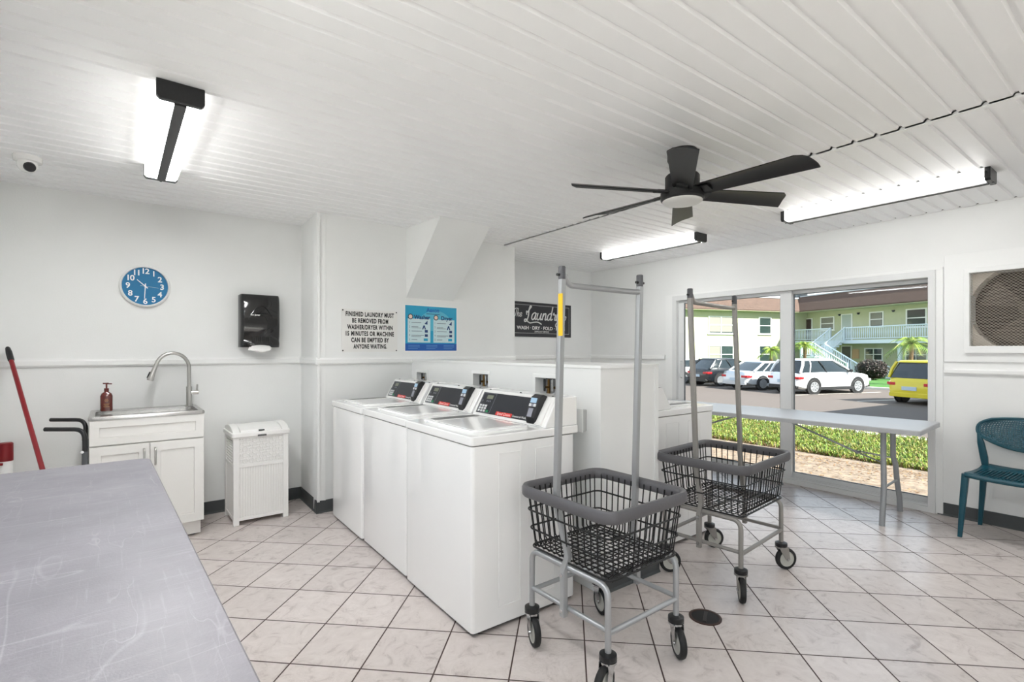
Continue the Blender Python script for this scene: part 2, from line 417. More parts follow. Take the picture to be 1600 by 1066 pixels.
# vertical corner beads
for i, (p, q) in enumerate([((1.112, 4.128), (1.13, 4.15))]):
    struct(MB().box(p[0], q[0], p[1], q[1], .09, H).build('trim_%d' % (7 + i), TRIMW))

# rubber baseboards
def baseb(name, pts, h=.098):
    mb = MB(); prof = [(-.003, 0), (.016, 0), (.014, .006), (.007, .014), (.006, h - .004), (.003, h), (-.003, h)]
    for a, b in zip(pts, pts[1:]):
        a = Vector(a).to_3d(); b = Vector(b).to_3d(); d = (b - a).normalized(); n = Vector((d.y, -d.x, 0))
        mb.loft([[a + n * o + Vector((0, 0, z)) for o, z in prof], [b + n * o + Vector((0, 0, z)) for o, z in prof]])
    return struct(mb.build(name, RUB, smooth=0))
baseb('baseboard_back', [PA0, PA1])
baseb('baseboard_corner', [PA1, (PJ[0], PJ[1] - .014)])
baseb('baseboard_middle', [(PJ[0] - .014, PJ[1]), (1.95, 4.205)])
baseb('baseboard_partition', [(PX0 - .014, PY0), (PX1 + .014, PY0)])
baseb('baseboard_right', [(XB, 1.2), (XB, -.3)])
baseb('baseboard_left', [(-.76, .38), (-.76, 4.6)])

# ------------------------------------------------------------------ sliding glass window-door
FR = mat('white_aluminium_frame', '#dcdddd', .35)
FRG = mat('grey_gasket', '#6b7075', .5)
w = MB()
fx0, fx1 = XB - .028, XB + .15
plate(w, WY0 - .012, WY1 + .012, 0, WZ1 + .012, [(WY0 + .036, WY1 - .045, .045, WZ1 - .045)], lambda u, v, d: (d, u, v), fx0, fx1)
win = struct(w.build('window_1', FR, smooth=0, bevel=.004))
win['label'] = 'white framed sliding glass door looking out to the car park'
def sash(x, y0, y1, ws0, ws1, z0, z1, nm):
    mb = MB(); plate(mb, y0, y1, z0, z1, [(y0 + ws0, y1 - ws1, z0 + .05, z1 - .03)], lambda u, v, d: (d, u, v), x, x + .035)
    s = struct(mb.build('window_sash', FR, win, smooth=0, bevel=.003))
    g = MB(); plate(g, y0 + ws0 - .006, y1 - ws1 + .006, z0 + .044, z1 - .024, [(y0 + ws0 + .006, y1 - ws1 - .006, z0 + .056, z1 - .036)], lambda u, v, d: (d, u, v), x + .01, x + .026)
    struct(g.build('gasket', FRG, s, smooth=0))
    struct(MB().box(x + .016, x + .021, y0 + ws0, y1 - ws1, z0 + .05, z1 - .03).build('glass_pane', GLASS, s, smooth=0))
    return s
s1 = sash(XB + .02, 2.335, WY1 - .04, .105, .075, .046, WZ1 - .046, 'l')
s2 = sash(XB + .075, WY0 + .034, 2.43, .012, .09, .046, WZ1 - .046, 'r')
# track rails on the sill
tk = MB()
for x in (XB - .005, XB + .05, XB + .1): tk.box(x, x + .006, WY0 + .036, WY1 - .045, .043, .062)
struct(tk.build('window_track', FR, win, smooth=0))
hd = MB().tube([(XB + .018, 3.575, .98), (XB - .018, 3.575, .99), (XB - .03, 3.575, 1.03), (XB - .034, 3.575, 1.08), (XB - .03, 3.575, 1.13), (XB - .018, 3.575, 1.17), (XB + .018, 3.575, 1.18)], .008, 8)
struct(hd.build('pull_handle', FR, win))
w2_ = MB(); plate(w2_, -2.21, -.34, 0, WZ1 + .01, [(-2.15, -1.3, .05, WZ1 - .05), (-1.24, -.4, .05, WZ1 - .05)], lambda u, v, d: (d, u, v), XB - .01, XB + .1)  # unseen window added to bring more daylight into the room
added_win2 = struct(w2_.build('added_window_2', FR, smooth=0)); struct(MB().box(XB + .04, XB + .045, -2.15, -.4, .05, WZ1 - .05).build('glass_pane', GLASS, added_win2, smooth=0))
w3_ = MB(); plate(w3_, -.41, .86, 0, 2.13, [(-.34, .79, .06, 2.06)], lambda u, v, d: (u, d, v), -2.6, -2.49)  # glazing behind the camera, added for extra daylight
added_win3 = struct(w3_.build('added_window_3', FR, smooth=0)); struct(MB().box(-.34, .79, -2.56, -2.555, .06, 2.06).build('glass_pane', GLASS, added_win3, smooth=0))
w4_ = MB(); plate(w4_, -2.31, .36, 0, 2.13, [(-2.25, -1.0, .05, 2.07), (-.94, .3, .05, 2.07)], lambda u, v, d: (d, u, v), -.86, -.75)  # unseen glass door, added to light the room from the left
added_win4 = struct(w4_.build('added_window_4', FR, smooth=0)); struct(MB().box(-.81, -.805, -2.25, .3, .05, 2.07).build('glass_pane', GLASS, added_win4, smooth=0))
w5_ = MB(); plate(w5_, .59, 3.63, .97, 2.13, [(.65 + k * .9867, 1.57 + k * .9867, 1.03, 2.07) for k in range(3)], lambda u, v, d: (d, u, v), -.86, -.75)  # unseen window over the table, added to light the washer fronts
added_win5 = struct(w5_.build('added_window_5', FR, smooth=0)); struct(MB().box(-.81, -.805, .65, 3.57, 1.03, 2.07).build('glass_pane', GLASS, added_win5, smooth=0))
# casing
cs = MB()
cs.box(XB - .016, XB, WY1 + .008, WY1 + .115, 0, WZ1 + .03)
cs.box(XB - .02, XB, WY1 + .008, WY1 + .03, 0, WZ1 + .012)
struct(cs.build('trim_8', TRIMW, smooth=0, bevel=.003))
struct(MB().box(XB - .012, XB, 1.165, WY0 - .01, .0, WZ1 + .03).box(XB - .014, XB, 1.165, WY1 + .115, WZ1 + .01, WZ1 + .03).build('trim_9', TRIMW, smooth=0, bevel=.003))

# ------------------------------------------------------------------ fan grille in the right wall
gr = thing('exhaust_grille', 'white framed expanded metal grille over a large round fan opening', 'vent', (XB, .6875, 1.6165))
mb = MB(); plate(mb, -.47, .47, -.40, .435, [(-.345, .345, -.308, .308)], lambda u, v, d: (d, u, v), -.012, 0)
mb.build('backing_board', TRIMW, gr, smooth=0, bevel=.002)
mb = MB(); plate(mb, -.35, .35, -.333, .315, [(-.316, .316, -.2785, .2785)], lambda u, v, d: (d, u, v), -.034, -.0125)
mb.build('grille_frame', TRIMW, gr, smooth=0, bevel=.004)
mb = MB(); ph = .0105; pw_ = .0235
nz = int(.566 / ph); ny = int(.64 / pw_)
for j in range(nz + 1):
    z = -.283 + j * ph; up = 1 if j % 2 else -1
    for i in range(ny * 2):
        y0 = -.32 + i * pw_ / 2; y1 = y0 + pw_ / 2
        za = z + (ph * .5 if (i % 2 == 0) else 0) * 1; zb = z + (ph * .5 if (i % 2) else 0)
        if j % 2: za, zb = z + (ph * .5 if (i % 2) else 0), z + (ph * .5 if i % 2 == 0 else 0)
        t = .0016
        mb.poly([(-.006, y0, za - t), (-.006, y1, zb - t), (-.002, y1, zb + t), (-.002, y0, za + t)])
mb.build('expanded_mesh', mat('grille_metal', '#bdb5a8', .5, metal=.2), gr, smooth=0)
mb = MB()
ring = [[(x, R_ * math.cos(2 * PI * k / 48), R_ * math.sin(2 * PI * k / 48)) for k in range(48)] for x, R_ in ((.06, .335), (.20, .335))]
mb.loft(ring, cap=False)
o_ = [(.06, .335 * math.cos(2 * PI * k / 48), .335 * math.sin(2 * PI * k / 48)) for k in range(48)]
sq = [(.06, max(-.34, min(.34, .9 * math.cos(2 * PI * k / 48))), max(-.34, min(.34, .9 * math.sin(2 * PI * k / 48)))) for k in range(48)]
mb.loft([o_, sq], cap=False)
mb.build('shroud', mat('cream_shroud', '#ddd5cc', .5), gr, smooth=30)
MB().box(.2, .21, -.36, .36, -.36, .36).build('back_plate', mat('brown_dark_plate', '#37302c', .7), gr, smooth=0)
mb = MB(); mb.cyl((.09, 0, 0), (.17, 0, 0), .07, seg=20)
mb.build('motor_hub', mat('hub_brown', '#5a5249', .5), gr)
for k in range(4):
    a = k * PI / 2 + .5
    mb = MB(); rr = [(.06, -.3), (.29, -.36), (.29, .36), (.06, .3)]
    pts = []
    for s_ in (0, .004):
        pts.append([(.11 + s_ + r * .0 + t * .06 * (1 if True else 0), r * math.cos(a + t), r * math.sin(a + t)) for r, t in rr])
    mb.loft(pts); mb.build('fan_blade', mat('blade_grey', '#4d463f', .5), gr)

# ------------------------------------------------------------------ ceiling lights
LFX = []
def light_fixture(label, x, y, rot, soft=False, proto=[None]):
    grp = 'black trimmed ceiling strip lights'
    if proto[0]:
        r = copy_tree(proto[0]); r.location = (x, y, H); r.rotation_euler.z = rot; r['label'] = label
        if soft:
            for c in r.children:
                if c.data.materials[0] == GLOW:
                    c.data = c.data.copy(); c.data.materials[0] = GLOW2
        return r
    r = thing('ceiling_light', label, 'light', (x, y, H), rot, grp); proto[0] = r
    Lh, W = .61, .082
    MB().prism([(-W + .006, 0), (W - .006, 0), (W - .006, -.055), (-W + .006, -.055)], lambda u, v, d: (u, d, v), -Lh + .02, Lh - .02).build('housing', mat('light_housing', '#e4e4e2', .4), r, smooth=0)
    prof = [(-W + .003, -.0615), (-W + .014, -.073), (-.024, -.075), (-.024, -.0615)]
    for s in (1, -1):
        mb = MB(); mb.prism([(u * s, v) for u, v in ((-W, -.004), (-W, -.062), (-W + .006, -.062), (-W + .006, -.004))], lambda u, v, d: (u, d, v), -Lh + .025, Lh - .025); mb.build('side_lens', GLOWS, r, smooth=0)
    for s in (1, -1):
        mb = MB(); mb.prism([(u * s, v) for u, v in prof], lambda u, v, d: (u, d, v), -Lh + .025, Lh - .025); mb.build('diffuser', GLOW, r, smooth=30)
    MB().box(-.022, .022, -Lh + .02, Lh - .02, -.086, -.03).build('centre_strip', mat('charcoal_strip', '#3a3a3a', .5), r, smooth=0, bevel=.002)
    for s in (1, -1):
        cap = [(-W - .003, 0), (W + .003, 0), (W + .003, -.066), (W - .009, -.08), (-W + .009, -.08), (-W - .003, -.066)]
        d0 = s * (Lh - .025)
        mb = MB(); mb.prism(cap, lambda u, v, d: (u, d, v), d0, d0 + s * .028); c = mb.build('end_cap', BLACK, r, smooth=0, bevel=.003)
        MB().cyl((0, s * (Lh - .0), -.083), (0, s * (Lh - .0), -.079), .006, seg=10).build('screw', BLACK, c)
    return r
light_fixture('lit strip light on the ceiling above the sink wall, seen end on', .102, 3.09, math.radians(2.0))
light_fixture('lit strip light on the ceiling right of the fan, nearest the grille', 4.165, 1.325, 0, True)
light_fixture('lit strip light on the ceiling behind the fan, shorter looking one', 4.225, 3.34, 0, True)
light_fixture('added unseen strip light on the ceiling right above the scratched table', .12, 1.03, math.radians(2.0))  # out of frame, added to brighten the table and washers
light_fixture('added unseen strip light on the ceiling behind the scratched table', .14, -1.0, math.radians(2.0))  # extra lamp behind the camera, added to raise the room light
light_fixture('added unseen strip light on the ceiling beyond the teal chair', 4.16, -.70, 0, True)  # extra unseen lamp, added to brighten the right side

# ------------------------------------------------------------------ ceiling fan
fan = thing('ceiling_fan', 'black six blade ceiling fan with a round frosted light', 'fan', (2.401, 1.671, H))
MB().lathe([(.078, 0), (.08, -.01), (.08, -.05), (.072, -.062), (.03, -.068)], 32).build('mount_cap', BLACKM, fan)
MB().cyl((0, 0, -.06), (0, 0, -.13), .014, seg=14).build('down_rod', BLACKM, fan)
MB().lathe([(.03, -.10), (.052, -.106), (.055, -.125), (.085, -.135), (.092, -.145), (.092, -.215), (.1, -.222), (.106, -.232)], 36).build('motor_housing', BLACKM, fan)
MB().lathe([(.106, -.222), (.116, -.232), (.116, -.268), (.11, -.276), (.1, -.278)], 40).build('light_ring', BLACKM, fan)
MB().lathe([(.106, -.268), (.106, -.282), (.095, -.289), (.05, -.293), (.005, -.294)], 40).build('light_lens', FANL, fan)
def fan_blade(a):
    d = Vector((math.cos(a), math.sin(a), 0)); t = Vector((-d.y, d.x, 0)); pit = math.radians(15)
    td = t * math.cos(pit) - Vector((0, 0, 1)) * math.sin(pit); nd = d.cross(td)
    rings = []
    n = 14
    for i in range(n + 1):
        s = i / n; hw = .052 + .018 * s; row = []
        for j in range(7):
            q = j / 6; v_ = -hw + 2 * hw * q; camber = .010 * (1 - (2 * q - 1) ** 2)
            rend = .665 - .045 * (1 - q) - (.028 if j == 0 else .006 if j == 1 else .004 if j == 6 else 0)
            row.append(d * (.10 + (rend - .10) * s) + td * v_ + nd * camber + Vector((0, 0, -.235)))
        rings.append([p + nd * .003 for p in row] + [p - nd * .003 for p in row[::-1]])
    mb = MB(); mb.loft(rings); b = mb.build('fan_blade', BLACKM, fan, smooth=40)
    mb = MB(); mb.loft([[d * r + td * u + Vector((0, 0, -.235)) + nd * w_ for u, w_ in ((-.03, -.006), (.03, -.006), (.03, .012), (-.03, .012))] for r in (.07, .16)]); mb.build('blade_bracket', BLACKM, b, smooth=0)
for k in range(6): fan_blade(math.radians(-25 + 60 * k))

# ------------------------------------------------------------------ dome security camera
sc = thing('ceiling_security_camera', 'small white dome security camera on the ceiling in the corner', 'camera', (-.535, 3.93, H))
MB().lathe([(.062, 0), (.064, -.008), (.062, -.03), (.05, -.036)], 28).build('base_ring', ENAM2, sc)
MB().ball((0, -.01, -.05), .046, nu=20, nv=12).build('eyeball', ENAM2, sc)
dv = Vector((.36, -.80, -.48)).normalized()
MB().cyl(Vector((0, -.01, -.05)) + dv * .03, Vector((0, -.01, -.05)) + dv * .05, .029, .025, seg=20).build('lens', BLACK, sc)

# ------------------------------------------------------------------ washers
REDL = mat('red_logo', '#d8312c', .5); PINKT = mat('pale_print', '#f3d3cf', .5); WPRINT = mat('white_print', '#e9e9e9', .5)
GRNB = mat('green_button', '#1e8a57', .4); LCD = mat('lcd_olive', '#7a7f6d', .3); SCRN = mat('pale_blue_screen', '#a9c9e2', .2); GREYK = mat('grey_reader_slot', '#8d8f9a', .4)
def washer(label, loc, rotz=0):
    r = thing('washing_machine', label, 'washing machine', loc, rotz, 'white coin laundry machines')
    D, W2, T = .63, .342, .912
    mb = MB()
    poly = rrect(0, D, -W2, W2, .018, 4)
    mb.prism(poly, lambda u, v, d: (u, v, d), .022, T - .046)
    body = mb.build('cabinet', ENAM, r, smooth=30)
    # pressed panels in the side sheet
    for s in (-1, 1):
        for (a, b_) in ((.15, .27), (.37, .49)):
            mb = MB(); y = s * W2
            plate(mb, a - .004, b_ + .004, .1, T - .09, [(a, b_, .104, T - .094)], lambda u, v, d: (u, d, v), y - s * .002, y + s * .0022)
            mb.build('pressed_panel', ENAM, body, smooth=0)
    MB().box(.02, D - .01, -W2 + .015, W2 - .015, .008, .024).build('toe_base', mat('toe_grey', '#4a4a4a', .6), r, smooth=0)  # plain dark grey base set in under the cabinet
    for s in (-1, 1):
        for x in (.06, D - .06):
            MB().cyl((x, s * (W2 - .05), 0), (x, s * (W2 - .05), .02), .02, seg=12).build('foot', BLACK, r)
    # worktop
    mb = MB(); mb.prism(rrect(-.006, D + .03, -W2 - .003, W2 + .003, .015, 4), lambda u, v, d: (u, v, d), T - .042, T)
    top = mb.build('worktop', ENAM, r, smooth=30, bevel=.006, bseg=3)
    # lid with folded rim; the grey strip paints a reflection on it
    mb = MB(); mb.prism(rrect(.055, .405, -.255, .255, .03, 5), lambda u, v, d: (u, v, d), T - .002, T + .011)
    lid = mb.build('lid', ENAM, r, smooth=30, bevel=.004, bseg=2)
    mb = MB(); plate(mb, .075, .385, -.235, .165, [(.085, .375, -.225, .155)], lambda u, v, d: (u, v, d), T + .0105, T + .0125); mb.build('lid_rim', ENAM, lid, smooth=0)
    MB().box(.10, .385, .183, .24, T + .0105, T + .0122).build('lid_reflection', mat('grey_lid_reflection', '#6c6c6b', .5), lid, smooth=0)
    MB().lathe([(.008, 0), (.008, .004), (.004, .005)], 12, Matrix.Translation((.05, .19, T))).build('lock_button', SILV, top)
    # console
    xf0, xf1, xb, zt = .435, .515, .655, 1.062
    side = [(xf0, T), (xf0 + .004, T + .014), (xf1, zt - .004), (xf1 + .008, zt), (xb, zt), (xb, T)]
    mb = MB(); mb.prism(side, lambda u, v, d: (u, d, v), -W2 + .006, W2 - .006)
    con = mb.build('console', ENAM, r, smooth=0, bevel=.005)
    up = Vector((xf1 - xf0, 0, zt - T - .004)).normalized()
    Mc = frame(Vector((xf0, 0, T)) + up * .003, (0, -1, 0), up)   # local x to the right for the user, y up the slope
    def cp(u0, u1, v0, v1, d0, d1, nm, m_, par, bev=0):
        mb = MB(); mb.box(u0, u1, v0, v1, d0, d1, Mc); return mb.build(nm, m_, par, smooth=0, bevel=bev)
    hh = (zt - T) / up.z
    cp(-.325, .325, .006, hh - .012, -.002, .0035, 'fascia', ENAM2, con)
    pnl = cp(-.305, .235, .016, hh - .022, .003, .006, 'control_panel', PANEL, con)
    bz = MB(); plate(bz, -.298, -.168, .02, hh - .026, [(-.2965, -.1695, .0215, hh - .0275)], lambda u, v, d: Mc @ Vector((u, v, d)), .006, .0066); bz.build('keypad_outline', GREYK, pnl, smooth=0)
    cp(-.252, -.19, hh - .062, hh - .038, .006, .0075, 'display', LCD, pnl)
    for k, u in enumerate((-.283, -.238, -.222, -.206)): cp(u - .003, u + .003, hh - .082, hh - .072, .006, .007, 'indicator', GREYK, pnl)
    for i in range(3):
        for j in range(3):
            cp(-.29 + i * .027, -.272 + i * .027, .024 + j * .0165, .0365 + j * .0165, .006, .0085, 'key', SILV, pnl)
    cp(-.208, -.186, .024, .0375, .006, .0085, 'start_key', GRNB, pnl)
    cp(-.105, .045, .018, .04, .006, .0064, 'logo_block', REDL, pnl)
    text('lettering', 'Speed Queen', .024, PINKT, pnl, Mc @ Matrix.Translation((-.03, .029, .0067)), sx=.95, depth=.0002)
    text('lettering', 'Commercial Washer', .017, WPRINT, pnl, Mc @ Matrix.Translation((.05, .029, .0067)), sx=.9, align='LEFT', depth=.0002)
    # card reader
    mb = MB(); mb.prism([(.006, 0), (.006, .012), (.03, .03), (hh - .03, .045), (hh - .006, .03), (hh - .002, 0)], lambda u, v, d: Mc @ Vector((d, u, v)), .19, .262)
    rd = mb.build('card_reader', BLACK, con, smooth=0, bevel=.004)
    def rdp(u0, u1, v0, v1, dd, nm, m_):
        f = lambda v_: .03 + .015 * (v_ - .03) / (hh - .06)
        mb = MB(); a = [Mc @ Vector((u, v_, f(v_) + d)) for d in (-.001, dd) for (u, v_) in ((u0, v0), (u1, v0), (u1, v1), (u0, v1))]
        mb.loft([a[:4], a[4:]]); mb.build(nm, m_, rd, smooth=0)
    rdp(.197, .245, hh - .062, hh - .036, .002, 'reader_screen', SCRN)
    rdp(.195, .21, hh - .082, hh - .067, .003, 'reader_button', SILV); rdp(.213, .228, hh - .082, hh - .067, .0025, 'reader_button', GREYK); rdp(.231, .248, hh - .082, hh - .067, .003, 'reader_button', SILV)
    rdp(.2, .236, .034, .08, .002, 'reader_pad', GREYK)
    mb = MB(); mb.prism([(.002, 0), (.002, .02), (.02, .012), (hh - .03, 0.006), (hh - .03, 0)], lambda u, v, d: Mc @ Vector((d, u, v)), .262, .305); mb.build('reader_cover', ENAM2, con, smooth=0)
    for y in (0, -.27, .3):
        MB().lathe([(.006, 0), (.006, .003), (.003, .004)], 10, Matrix.Translation((xf1 + .03, y, zt))).build('screw', BLACK, con)
    for z_ in (.04, .115):
        MB().cyl((xf1 + .02, -W2 + .007, T + z_), (xf1 + .02, -W2 + .003, T + z_), .005, seg=8).build('screw', BLACK, con)
    return r
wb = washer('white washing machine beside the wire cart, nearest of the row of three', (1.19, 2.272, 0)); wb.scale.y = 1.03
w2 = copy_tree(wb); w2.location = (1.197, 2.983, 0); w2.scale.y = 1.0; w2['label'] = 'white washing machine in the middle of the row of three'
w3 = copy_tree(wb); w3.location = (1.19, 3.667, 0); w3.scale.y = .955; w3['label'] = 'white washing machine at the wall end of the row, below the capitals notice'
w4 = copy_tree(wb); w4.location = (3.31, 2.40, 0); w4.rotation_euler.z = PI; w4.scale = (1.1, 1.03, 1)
w4['label'] = 'white machine beyond the half wall, side turned to the second cart'

# valve boxes recessed in the partition
def valve_box(y0, y1, z0, z1, label):
    r = thing('valve_outlet_box', label, 'valve box', (PX0, (y0 + y1) / 2, z0), 0, 'recessed washer valve boxes')
    hy = (y1 - y0) / 2; hz = z1 - z0
    mb = MB(); plate(mb, -hy - .022, hy + .022, -.02, hz + .022, [(-hy + .002, hy - .002, .0, hz - .002)], lambda u, v, d: (d, u, v), -.006, .001)
    mb.build('cover_frame', TRIMW, r, smooth=0, bevel=.003)
    MB().box(.084, .0895, -hy, hy, .001, hz).build('back_plate', mat('box_grey', '#8f8f90', .5), r, smooth=0)
    for k, y in enumerate((hy * .28, -hy * .45)):
        mb = MB(); mb.cyl((.045, y, .0), (.045, y, hz * .45), .011, seg=12); mb.cyl((.045, y, hz * .42), (.045, y, hz * .9), .008, seg=12)
        mb.cyl((.05, y, hz * .5), (.015, y, hz * .5), .008, seg=10)
        v_ = mb.build('valve', mat('brass_valve', '#8a6a3d', .35, metal=.9), r)
        MB().box(.008, .016, y - .008, y + .008, hz * .3, hz * .92).build('valve_handle', BLACK if k == 0 else STEEL, v_, smooth=0, bevel=.003)
    MB().tube([(.05, -hy * .45, hz * .5), (.03, -hy * .6, hz * .25), (.02, -hy * .2, .0)], .011, 10).build('hose', mat('braided_hose', '#a8abb0', .4, metal=.6), r)
    return r
valve_box(*OB[0], 'recessed valve box in the half wall near the wall, behind the farthest washer')
valve_box(*OB[1], 'recessed valve box in the half wall behind the middle washer')
valve_box(*OB[2], 'recessed valve box in the half wall behind the nearest washer, beside the pole')
so = thing('socket_box', 'pale electrical box on the half wall beside the nearest washer', 'outlet', (PX0, 2.0, .92))
MB().box(-.032, -.0005, -.03, .03, -.06, .06).build('socket_housing', mat('box_grey2', '#b9bab9', .5), so, smooth=0, bevel=.004)
MB().box(-.037, -.032, -.034, .034, -.065, .065).build('cover_plate', TRIMW, so, smooth=0, bevel=.002)

# ------------------------------------------------------------------ laundry carts
def fillet(pts, r, n=6, closed=False):
    out = []; m_ = len(pts); pts = [Vector(p) for p in pts]
    for i, p in enumerate(pts):
        if not closed and i in (0, m_ - 1): out.append(p); continue
        a = (pts[i - 1] - p); b = (pts[(i + 1) % m_] - p); rr = min(r, a.length * .45, b.length * .45)
        a = p + a.normalized() * rr; b = p + b.normalized() * rr
        for k in range(n + 1):
            t = k / n; out.append(a * (1 - t) ** 2 + p * 2 * t * (1 - t) + b * t * t)
    return out

def laundry_cart(label, loc, rotz, metal, tape, casters, lean=(0., 0.), ex=0., plean=(0., 0.)):
    r = thing('laundry_cart', label, 'laundry cart', loc, rotz, 'wire laundry carts with hanging poles')
    RX, RY, BX, BY, ZR, ZB = .27 + ex, .278, .215 + ex, .225, .705, .432
    def ring(hx, hy, z, rad, n=5): return [Vector((u, v_, z)) for u, v_ in rrect(-hx, hx, -hy, hy, rad, n)]
    # rubber bumper rim
    prof = [(0.0, .012), (.014, .014), (.02, .004), (.02, -.026), (.012, -.036), (-.004, -.034), (-.008, -.028), (-.008, .004)]
    mb = MB(); base = rrect(-RX + .02, RX - .02, -RY + .02, RY - .02, .055, 7)
    n = len(base); rings = []
    for i, (u, v_) in enumerate(base):
        a = Vector(base[i - 1]); b_ = Vector(base[(i + 1) % n]); t = (b_ - a).normalized(); nn_ = Vector((t.y, -t.x))
        rings.append([(u + nn_.x * o, v_ + nn_.y * o, ZR - .012 + z) for o, z in prof])
    rings.append(rings[0])
    R = [mb.verts(x) for x in rings[:-1]]; R.append(R[0])
    for a, b_ in zip(R, R[1:]):
        for k in range(len(prof)): mb.face([a[k], a[(k + 1) % len(prof)], b_[(k + 1) % len(prof)], b_[k]])
    mb.build('bumper_rim', RIMP, r, smooth=50)
    # wire basket
    mb = MB(); wr_ = .0031
    def hx(z): return BX + (RX - .028 - BX) * (z - ZB) / (ZR - ZB)
    def hy(z): return BY + (RY - .028 - BY) * (z - ZB) / (ZR - ZB)
    for z in (ZB, ZB + .082, ZB + .165): mb.tube(ring(hx(z) + .006, hy(z) + .006, z, .035), (.004 if z > ZB else .0045), 6, closed=True)
    zt = ZR - .02
    nx, ny = (13 if ex == 0 else 15), 12
    for i in range(nx + 1):
        f = -1 + 2 * i / nx; f *= .9
        pts = [(f * hx(zt), -hy(zt), zt), (f * BX, -BY, ZB + .02), (f * BX, -BY + .02, ZB), (f * BX, BY - .02, ZB), (f * BX, BY, ZB + .02), (f * hx(zt), hy(zt), zt)]
        mb.tube(pts, wr_, 5)
        for s in (-1, 1): mb.ball((f * BX, s * (BY - .002), ZB - .004), .007, nu=6, nv=4)
    for i in range(ny + 1):
        f = -1 + 2 * i / ny; f *= .9
        pts = [(-hx(zt), f * hy(zt), zt), (-BX, f * BY, ZB + .02), (-BX + .02, f * BY, ZB - .005), (BX - .02, f * BY, ZB - .005), (BX, f * BY, ZB + .02), (hx(zt), f * hy(zt), zt)]
        mb.tube(pts, wr_, 5)
    mb.build('wire_basket', WIRE, r, smooth=60)
    # frame: two bent hoops (left / right), lower rails, cross rails
    fx, fy, zl, zt2 = .218 + ex, .222, .155, .412
    fm = MB()
    for s in (-1, 1):
        fm.tube(fillet([(s * fx, -fy, zl), (s * fx, -fy, zt2), (s * fx, fy, zt2), (s * fx, fy, zl)], .05), .0125, 12)
        fm.cyl((s * fx, -fy, .245), (s * fx, fy, .245), .0105, seg=10)
        fm.cyl((-fx, s * fy, .235), (fx, s * fy, .235), .0105, seg=10)
    fm.cyl((-fx, 0, .404), (fx, 0, .404), .010, seg=8)
    fr = fm.build('leg_frame', metal, r, smooth=50)
    # poles and cross bar
    tops = []
    leans, pleans = lean, plean
    for s in (-1, 1):
        lean, plean = leans[s > 0], pleans[s > 0]
        xo = s * (fx + .018)
        def sq(p, h=.0125): return [Vector(p) + Vector((a, b_, 0)) for a, b_ in rrect(-h, h, -h, h, .003, 2)]
        mb = MB(); mb.loft([sq((xo, 0, .215)), sq((xo, 0, .40)), sq((s * (hx(.5) - .012), 0, .455)), sq((s * (RX - .045), plean, .66)), sq((s * (RX - .045), plean, .74)), sq((s * (RX - .045), lean, 1.60))])
        p = mb.build('hanging_pole', metal, r, smooth=40)
        tx = s * (RX - .045); tops.append(tx)
        MB().lathe([(.0145, 1.60), (.0155, 1.605), (.0155, 1.650), (.013, 1.654)], 16, Matrix.Translation((tx, lean, 0))).build('pole_collar', mat('dark_grey_cap', '#55565a', .45), p)
        MB().cyl((tx - .028, lean, 1.618), (tx + .028, lean, 1.618), .006, seg=10).build('pole_bolt', BLACK, p)
        MB().cyl((xo + s * .012, 0, .385), (xo + s * .017, 0, .385), .008, seg=10).cyl((xo + s * .012, 0, .24), (xo + s * .017, 0, .24), .008, seg=10).build('pole_bolt', STEEL, p)
        if tape and s < 0:
            mb = MB(); mb.box(tx - .0142, tx - .0105, -.0115 + lean * .78, .0115 + lean * .78, 1.365, 1.54); mb.build('yellow_tape', YELL, p, smooth=0)
    mb = MB(); mb.tube(fillet([(tops[0] + .012, leans[0], 1.62), (tops[0] + .04, leans[0], 1.578), (tops[1] - .04, leans[1], 1.572), (tops[1] - .008, leans[1], 1.575)], .03, 4), .0125, 12)
    mb.build('hanging_bar', metal, r, smooth=50)
    # casters
    k = 0
    for sx in (-1, 1):
        for sy in (-1, 1):
            cx, cy = sx * fx, sy * fy; a = casters[k]; k += 1
            d = Vector((math.cos(a), math.sin(a), 0)); t = Vector((-d.y, d.x, 0)); wc = Vector((cx, cy, .0635)) - d * .03
            mb = MB(); mb.lathe([(.02, .137), (.032, .139), (.034, .147), (.033, .160), (.016, .166)], 20, Matrix.Translation((cx, cy, 0)))
            cst = mb.build('caster_leg', BLACK, r)
            mb = MB()
            for s in (-1, 1):
                o = t * (.019 * s); o2 = t * (.0215 * s)
                A = Vector((cx, cy, .137))
                pts = [A + d * .028, A - d * .034, wc - d * .014 + Vector((0, 0, 0)), wc - Vector((0, 0, .012)), wc + d * .014]
                mb.loft([[p + o for p in pts], [p + o2 for p in pts]])
            mb.lathe([(.034, .130), (.034, .138)], 16, Matrix.Translation((cx, cy, 0)))
            mb.build('fork', STEEL if tape else GALV2, cst, smooth=30)
            Mw = Matrix.Translation(wc) @ Matrix(((d.x, 0, t.x, 0), (d.y, 0, t.y, 0), (0, -1, 0, 0), (0, 0, 0, 1)))
            mb = MB(); mb.lathe([(.045, -.013), (.056, -.0145), (.0615, -.011), (.0635, 0), (.0615, .011), (.056, .0145), (.045, .013)], 28, Mw, cap=False)
            wh = mb.build('wheel', TYRE, cst, smooth=50)
            mb = MB(); mb.lathe([(.012, -.014), (.02, -.010), (.042, -.009), (.0465, -.013), (.0465, .013), (.042, .009), (.02, .010), (.012, .014)], 24, Mw)
            mb.build('hub', WHUB, cst, smooth=40)
            MB().cyl(wc - t * .026, wc + t * .026, .006, seg=10).build('axle', STEEL, cst)
    return r
R_ = math.radians
cart1 = laundry_cart('wire laundry cart beside the nearest washer, yellow tape on its pole', (1.622, 1.532, 0), R_(1.5), GALV, True, [R_(13), R_(68), R_(56), R_(72)], (.022, -.025), 0., (.052, 0.))
